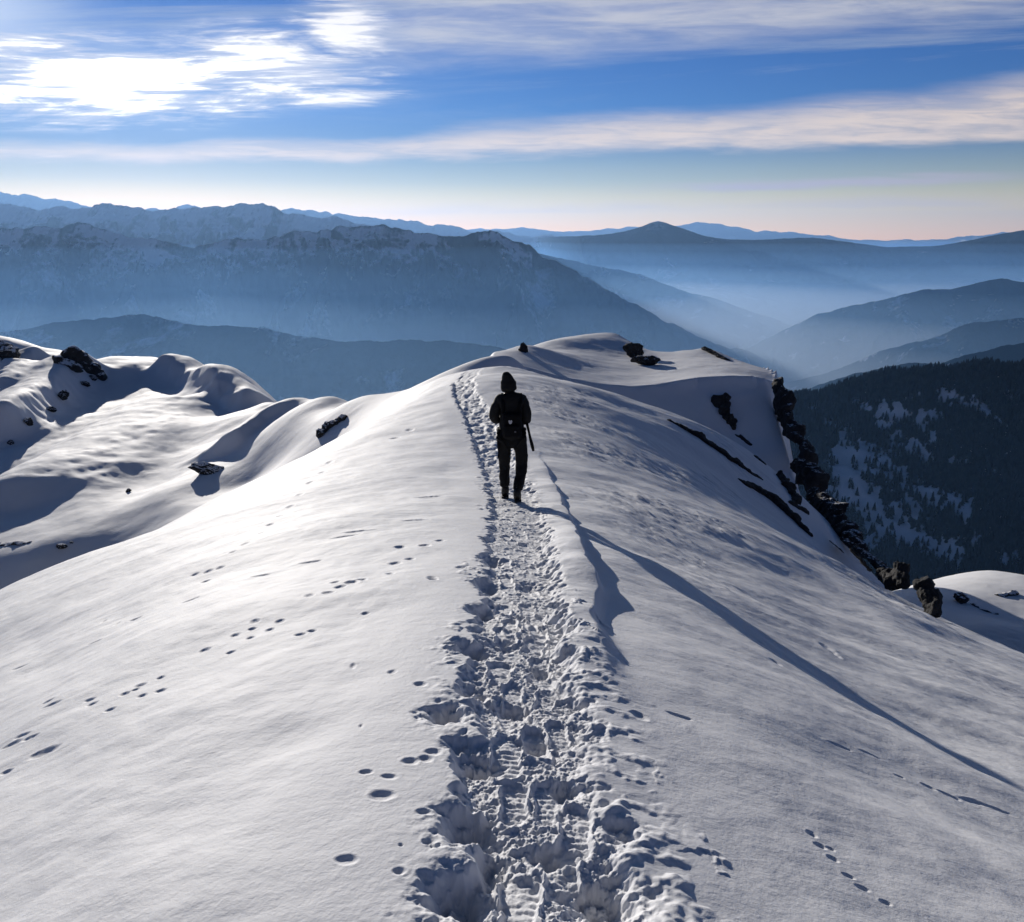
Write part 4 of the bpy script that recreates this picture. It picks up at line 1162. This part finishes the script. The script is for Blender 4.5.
def build_world():
    w = bpy.data.worlds.new('World'); scene.world = w
    w.use_nodes = True
    nt = w.node_tree; L = nt.links.new
    bg = nt.nodes['Background']
    sky = nd(nt, 'ShaderNodeTexSky', sky_type='NISHITA')
    sky.sun_disc = False; sky.sun_elevation = SUN_EL; sky.sun_rotation = SUN_AZ
    sky.altitude = 2500; sky.air_density = 1.3; sky.dust_density = .3; sky.ozone_density = 4.0
    tc = nd(nt, 'ShaderNodeTexCoord')
    sep = nd(nt, 'ShaderNodeSeparateXYZ'); L(tc.outputs['Generated'], sep.inputs[0])

    def M(op, a, b=None, c=None, clamp=False):
        n = nt.nodes.new('ShaderNodeMath'); n.operation = op; n.use_clamp = clamp
        for i, v in enumerate((a, b, c)):
            if v is None: continue
            if isinstance(v, (int, float)): n.inputs[i].default_value = v
            else: L(v, n.inputs[i])
        return n.outputs[0]

    def step(lo, hi, v):
        n = nt.nodes.new('ShaderNodeMapRange'); n.interpolation_type = 'SMOOTHSTEP'
        for i, q in ((1, lo), (2, hi)):
            if isinstance(q, (int, float)): n.inputs[i].default_value = q
            else: L(q, n.inputs[i])
        L(v, n.inputs[0]); return n.outputs[0]

    def curve(v, p):
        """piecewise-linear function of v through the points p"""
        lo, hi = p[0][0], p[-1][0]
        f = M('DIVIDE', M('SUBTRACT', v, lo), hi - lo, clamp=True)
        r = nt.nodes.new('ShaderNodeValToRGB'); r.color_ramp.interpolation = 'EASE'
        el = r.color_ramp.elements
        while len(el) < len(p): el.new(.5)
        for e, (q, val) in zip(el, p):
            e.position = (q - lo) / (hi - lo); e.color = (val * 4 + .2,) * 3 + (1,)
        L(f, r.inputs[0])
        sx = nd(nt, 'ShaderNodeSeparateColor'); L(r.outputs[0], sx.inputs[0])
        return M('DIVIDE', M('SUBTRACT', sx.outputs[0], .2), 4.0)

    def noise(u, v, a, b, det=5, rough=.55, seed=0., dist=0.):
        cb = nd(nt, 'ShaderNodeCombineXYZ'); L(M('MULTIPLY', u, a), cb.inputs[0]); L(M('MULTIPLY', v, b), cb.inputs[1]); cb.inputs[2].default_value = seed
        n = nd(nt, 'ShaderNodeTexNoise', ins={'Scale': 1, 'Detail': det, 'Roughness': rough, 'Distortion': dist}); L(cb.outputs[0], n.inputs['Vector'])
        return n.outputs[0]

    def mix(f, a, b, mode='MIX'):
        n = nt.nodes.new('ShaderNodeMix'); n.data_type = 'RGBA'; n.blend_type = mode
        for i, v in ((0, f), (6, a), (7, b)):
            if isinstance(v, (int, float)): n.inputs[i].default_value = v
            elif isinstance(v, tuple): n.inputs[i].default_value = (*v, 1)
            else: L(v, n.inputs[i])
        return n.outputs[2]
    yy = M('MAXIMUM', sep.outputs[1], .06)
    u = M('DIVIDE', sep.outputs[0], yy); v = M('DIVIDE', sep.outputs[2], yy)
    front = step(.15, .5, sep.outputs[1])
    # the colour of the air: deep blue overhead, peach on the horizon
    tint = nt.nodes.new('ShaderNodeValToRGB')
    el = tint.color_ramp.elements
    TS = [(0, (5.0, 2.6, .35)), (.03, (4.2, 2.2, .45)), (.06, (1.9, 1.25, .78)), (.095, (.66, .68, .92)), (.13, (.26, .58, 1.12)), (.24, (.16, .48, 1.1)), (.42, (.22, .31, .46)), (1, (.27, .33, .43))]
    while len(el) < len(TS): el.new(.5)
    for e, (q, c) in zip(el, TS): e.position = q; e.color = (*(x * .25 for x in c), 1)
    L(sep.outputs[2], tint.inputs[0])
    base = mix(1.0, sky.outputs[0], tint.outputs[0], 'MULTIPLY')
    base = mix(1.0, base, (4.0, 4.0, 4.0), 'MULTIPLY')
    k = 1.0 / SKY_STRENGTH
    # thin veil far below the bands
    w1 = noise(u, v, 2.2, 14, 5, .55, 1.3, .3)
    w2 = noise(u, v, 7, 60, 6, .6, 4.1, .4)
    w3 = noise(u, v, 16, 150, 5, .6, 7.7, .6)
    wob = M('MULTIPLY', M('SUBTRACT', w1, .5), .05)
    wob2 = M('MULTIPLY', M('SUBTRACT', w2, .5), .018)
    vd = M('ADD', v, wob2)
    # band A: long peach streak
    lo = curve(u, [(-.6, .083), (-.4, .081), (-.2, .081), (0, .087), (.2, .094), (.4, .098), (.6, .105)])
    hi = curve(u, [(-.6, .100), (-.4, .101), (-.2, .106), (0, .124), (.2, .136), (.4, .154), (.6, .178)])
    mA = M('MULTIPLY', step(M('SUBTRACT', lo, .006), M('ADD', lo, .008), vd), M('SUBTRACT', 1, step(M('ADD', lo, M('MULTIPLY', M('SUBTRACT', hi, lo), .45)), M('ADD', hi, .006), M('ADD', vd, M('MULTIPLY', wob, .5)))))
    mA = M('MULTIPLY', mA, M('ADD', .50, M('MULTIPLY', step(.36, .62, M('ADD', M('MULTIPLY', w2, .55), M('MULTIPLY', w3, .45))), .50)))
    mA = M('MULTIPLY', mA, front)
    # band B: grey lavender sheet at the upper right
    lo = curve(u, [(-.30, .175), (-.15, .168), (0, .178), (.2, .193), (.4, .207), (.6, .222)])
    mB = M('MULTIPLY', step(M('SUBTRACT', lo, .012), M('ADD', lo, .035), M('ADD', vd, M('MULTIPLY', wob, .5))), M('SUBTRACT', 1, step(.245, .30, v)))
    mB = M('MULTIPLY', mB, step(-.24, -.08, u))
    mB = M('MULTIPLY', mB, M('MULTIPLY', front, M('ADD', .35, M('MULTIPLY', step(.3, .7, w2), .55))))
    # blob C: rippled bright cloud in front of the sun
    w4 = noise(u, v, 6, 42, 6, .62, 21.0, .8)
    w5 = noise(u, v, 14, 190, 4, .6, 31.0, .5)
    fld = None
    for cu, cv, ru, rv, am in [(-.44, .160, .18,   .036, 1.2), (-.26, .178, .11, .034, 1.15), (-.178, .214, .042, .028, 1.1), (-.50, .197, .12, .013, 1.0), (-.19, .1475, .065, .009, 1.1), (-.30, .196, .09, .014, .8)]:
        e = M('ADD', M('POWER', M('DIVIDE', M('SUBTRACT', u, cu), ru), 2), M('POWER', M('DIVIDE', M('SUBTRACT', v, cv), rv), 2))
        e = M('MULTIPLY', M('POWER', 2.718, M('MULTIPLY', e, -1)), am)
        fld = e if fld is None else M('MAXIMUM', fld, e)
    rip = M('ADD', M('MULTIPLY', M('SUBTRACT', w4, .5), 3.0), M('MULTIPLY', M('SUBTRACT', w5, .5), 1.5))
    mC = M('MULTIPLY', step(.12, 1.1, M('ADD', fld, M('MULTIPLY', rip, step(.05, .3, fld)))), front)
    mD = M('MULTIPLY', M('MULTIPLY', fld, step(.25, .7, w2)), M('MULTIPLY', front, .45))
    # low lavender wisp on the right and glow veil at the top left
    lo = curve(u, [(0, .045), (.6, .062)])
    mE = M('MULTIPLY', step(M('SUBTRACT', lo, .004), M('ADD', lo, .004), vd), M('SUBTRACT', 1, step(M('ADD', lo, .004), M('ADD', lo, .014), vd)))
    mE = M('MULTIPLY', M('MULTIPLY', mE, step(.05, .25, u)), M('MULTIPLY', front, step(.35, .6, w1)))
    lo2 = curve(u, [(-.3, .020), (0, .030), (.6, .036)])
    vq = M('ADD', v, M('MULTIPLY', wob2, .6))
    mH = M('MULTIPLY', step(M('SUBTRACT', lo2, .003), M('ADD', lo2, .003), vq), M('SUBTRACT', 1, step(M('ADD', lo2, .004), M('ADD', lo2, .016), vq)))
    mH = M('MULTIPLY', M('MULTIPLY', mH, step(-.2, .1, u)), M('MULTIPLY', front, step(.3, .6, w1)))
    g = M('ADD', M('POWER', M('DIVIDE', M('ADD', u, .56), .10), 2), M('POWER', M('DIVIDE', M('SUBTRACT', v, .235), .05), 2))
    mF = M('MULTIPLY', M('POWER', 2.718, M('MULTIPLY', g, -1)), front)
    # faint scattered cirrus elsewhere
    mG = M('MULTIPLY', step(.46, .72, noise(u, M('ADD', v, M('MULTIPLY', u, -.05)), 1.8, 26, 8, .68, 12.0, .5)), M('MULTIPLY', step(.08, .2, v), .55))
    sunv = M('ADD', M('POWER', M('DIVIDE', M('ADD', u, .42), .22), 2), M('POWER', M('DIVIDE', M('SUBTRACT', v, .155), .06), 2))
    glow = M('POWER', 2.718, M('MULTIPLY', sunv, -1))
    base = mix(M('MULTIPLY', mG, front), base, tuple(c * k for c in (.30, .34, .42)))
    base = mix(M('MULTIPLY', mH, .55), base, tuple(c * k for c in (.55, .42, .42)))
    base = mix(M('MULTIPLY', mE, .8), base, tuple(c * k for c in (.46, .36, .38)))
    base = mix(M('MULTIPLY', mB, .85), base, tuple(c * k for c in (.56, .53, .51)))
    warm = mix(M('MULTIPLY', glow, 1.0), tuple(c * k for c in (.68, .55, .45)), tuple(c * k for c in (1.0, .78, .56)))
    base = mix(mA, base, warm)
    base = mix(M('MULTIPLY', mF, .7), base, tuple(c * k for c in (.62, .68, .78)))
    base = mix(M('MULTIPLY', glow, .22), base, tuple(c * k for c in (.5, .58, .72)))
    white = mix(glow, tuple(c * k for c in (.80, .76, .74)), tuple(c * k for c in (1.3, 1.24, 1.14)))
    base = mix(mD, base, tuple(c * k for c in (.62, .64, .70)))
    inner = mix(step(.55, 1.0, mC), tuple(c * k for c in (.66, .64, .66)), white)
    base = mix(mC, base, inner)
    L(base, bg.inputs[0])
    bg.inputs[1].default_value = SKY_STRENGTH


build_world()
sl = bpy.data.lights.new('sun', 'SUN'); sl.energy = 4.5; sl.angle = R(.5); sl.color = (1, .94, .86)
so = bpy.data.objects.new('sun', sl); COL.objects.link(so)
so.rotation_euler = SUN.to_track_quat('Z', 'Y').to_euler()

#@@HAZE
def build_haze():
    """the air of the whole scene, and the thicker air that lies in the valleys: closed boxes of even density"""
    for q, (c, d, top, label) in enumerate(AIR):
        x0, x1, y0, y1, z0, z1 = -62000 + 400 * q, 62000 - 400 * q, -16000 + 200 * q, 64000 - 200 * q, -2300 + 20 * q, top
        bm = bmesh.new()
        bmesh.ops.create_cube(bm, size=1)
        for v in bm.verts:
            v.co = Vector((x0 if v.co.x < 0 else x1, y0 if v.co.y < 0 else y1, z0 if v.co.z < 0 else z1))
        me = bpy.data.meshes.new('haze'); bm.to_mesh(me); bm.free()
        m = bpy.data.materials.new('haze'); m.use_nodes = True
        nt = m.node_tree
        nt.nodes.remove(nt.nodes['Principled BSDF'])
        v = nt.nodes.new('ShaderNodeVolumePrincipled')
        v.inputs['Color'].default_value = (*c, 1)
        v.inputs['Density'].default_value = d
        v.inputs['Anisotropy'].default_value = 0.42
        nt.links.new(v.outputs[0], nt.nodes['Material Output'].inputs['Volume'])
        tag(link('haze', me, m), label, 'haze', kind='stuff')


AIR = [((.28, .53, .96), 1.8e-5, 1900, 'thin blue haze between the mountains'),
       ((.20, .48, 1), 1.3e-5, -50, 'blue haze below the highest crests'),
       ((.22, .50, 1), 2.4e-5, -190, 'blue haze below the mountain shoulders'),
       ((.42, .68, 1), 8.5e-5, -390, 'pale blue haze filling the valleys'),
       ((.88, .94, 1), 2.4e-4, -590, 'milky mist lying deep in the valleys')]
build_haze()

#@@CAMERA
cam = bpy.data.cameras.new('camera')
co_ = bpy.data.objects.new('camera', cam); COL.objects.link(co_)
co_.location = (0, 0, 0)
co_.rotation_euler = (R(90) - PITCH, 0, 0)
cam.sensor_fit = 'HORIZONTAL'; cam.sensor_width = 36
cam.lens = 36 * F_PX / CW
cam.clip_start = .05; cam.clip_end = 300000
scene.camera = co_
scene.view_settings.view_transform = 'Standard'
scene.view_settings.look = 'None'
scene.view_settings.gamma = 1
scene.view_settings.exposure = .32
scene.render.engine = 'CYCLES'
cy = scene.cycles
cy.use_denoising = True
try: cy.denoiser = 'OPENIMAGEDENOISE'
except Exception: pass
cy.max_bounces = 4; cy.diffuse_bounces = 2; cy.glossy_bounces = 1; cy.volume_bounces = 1; cy.transmission_bounces = 0; cy.transparent_max_bounces = 8
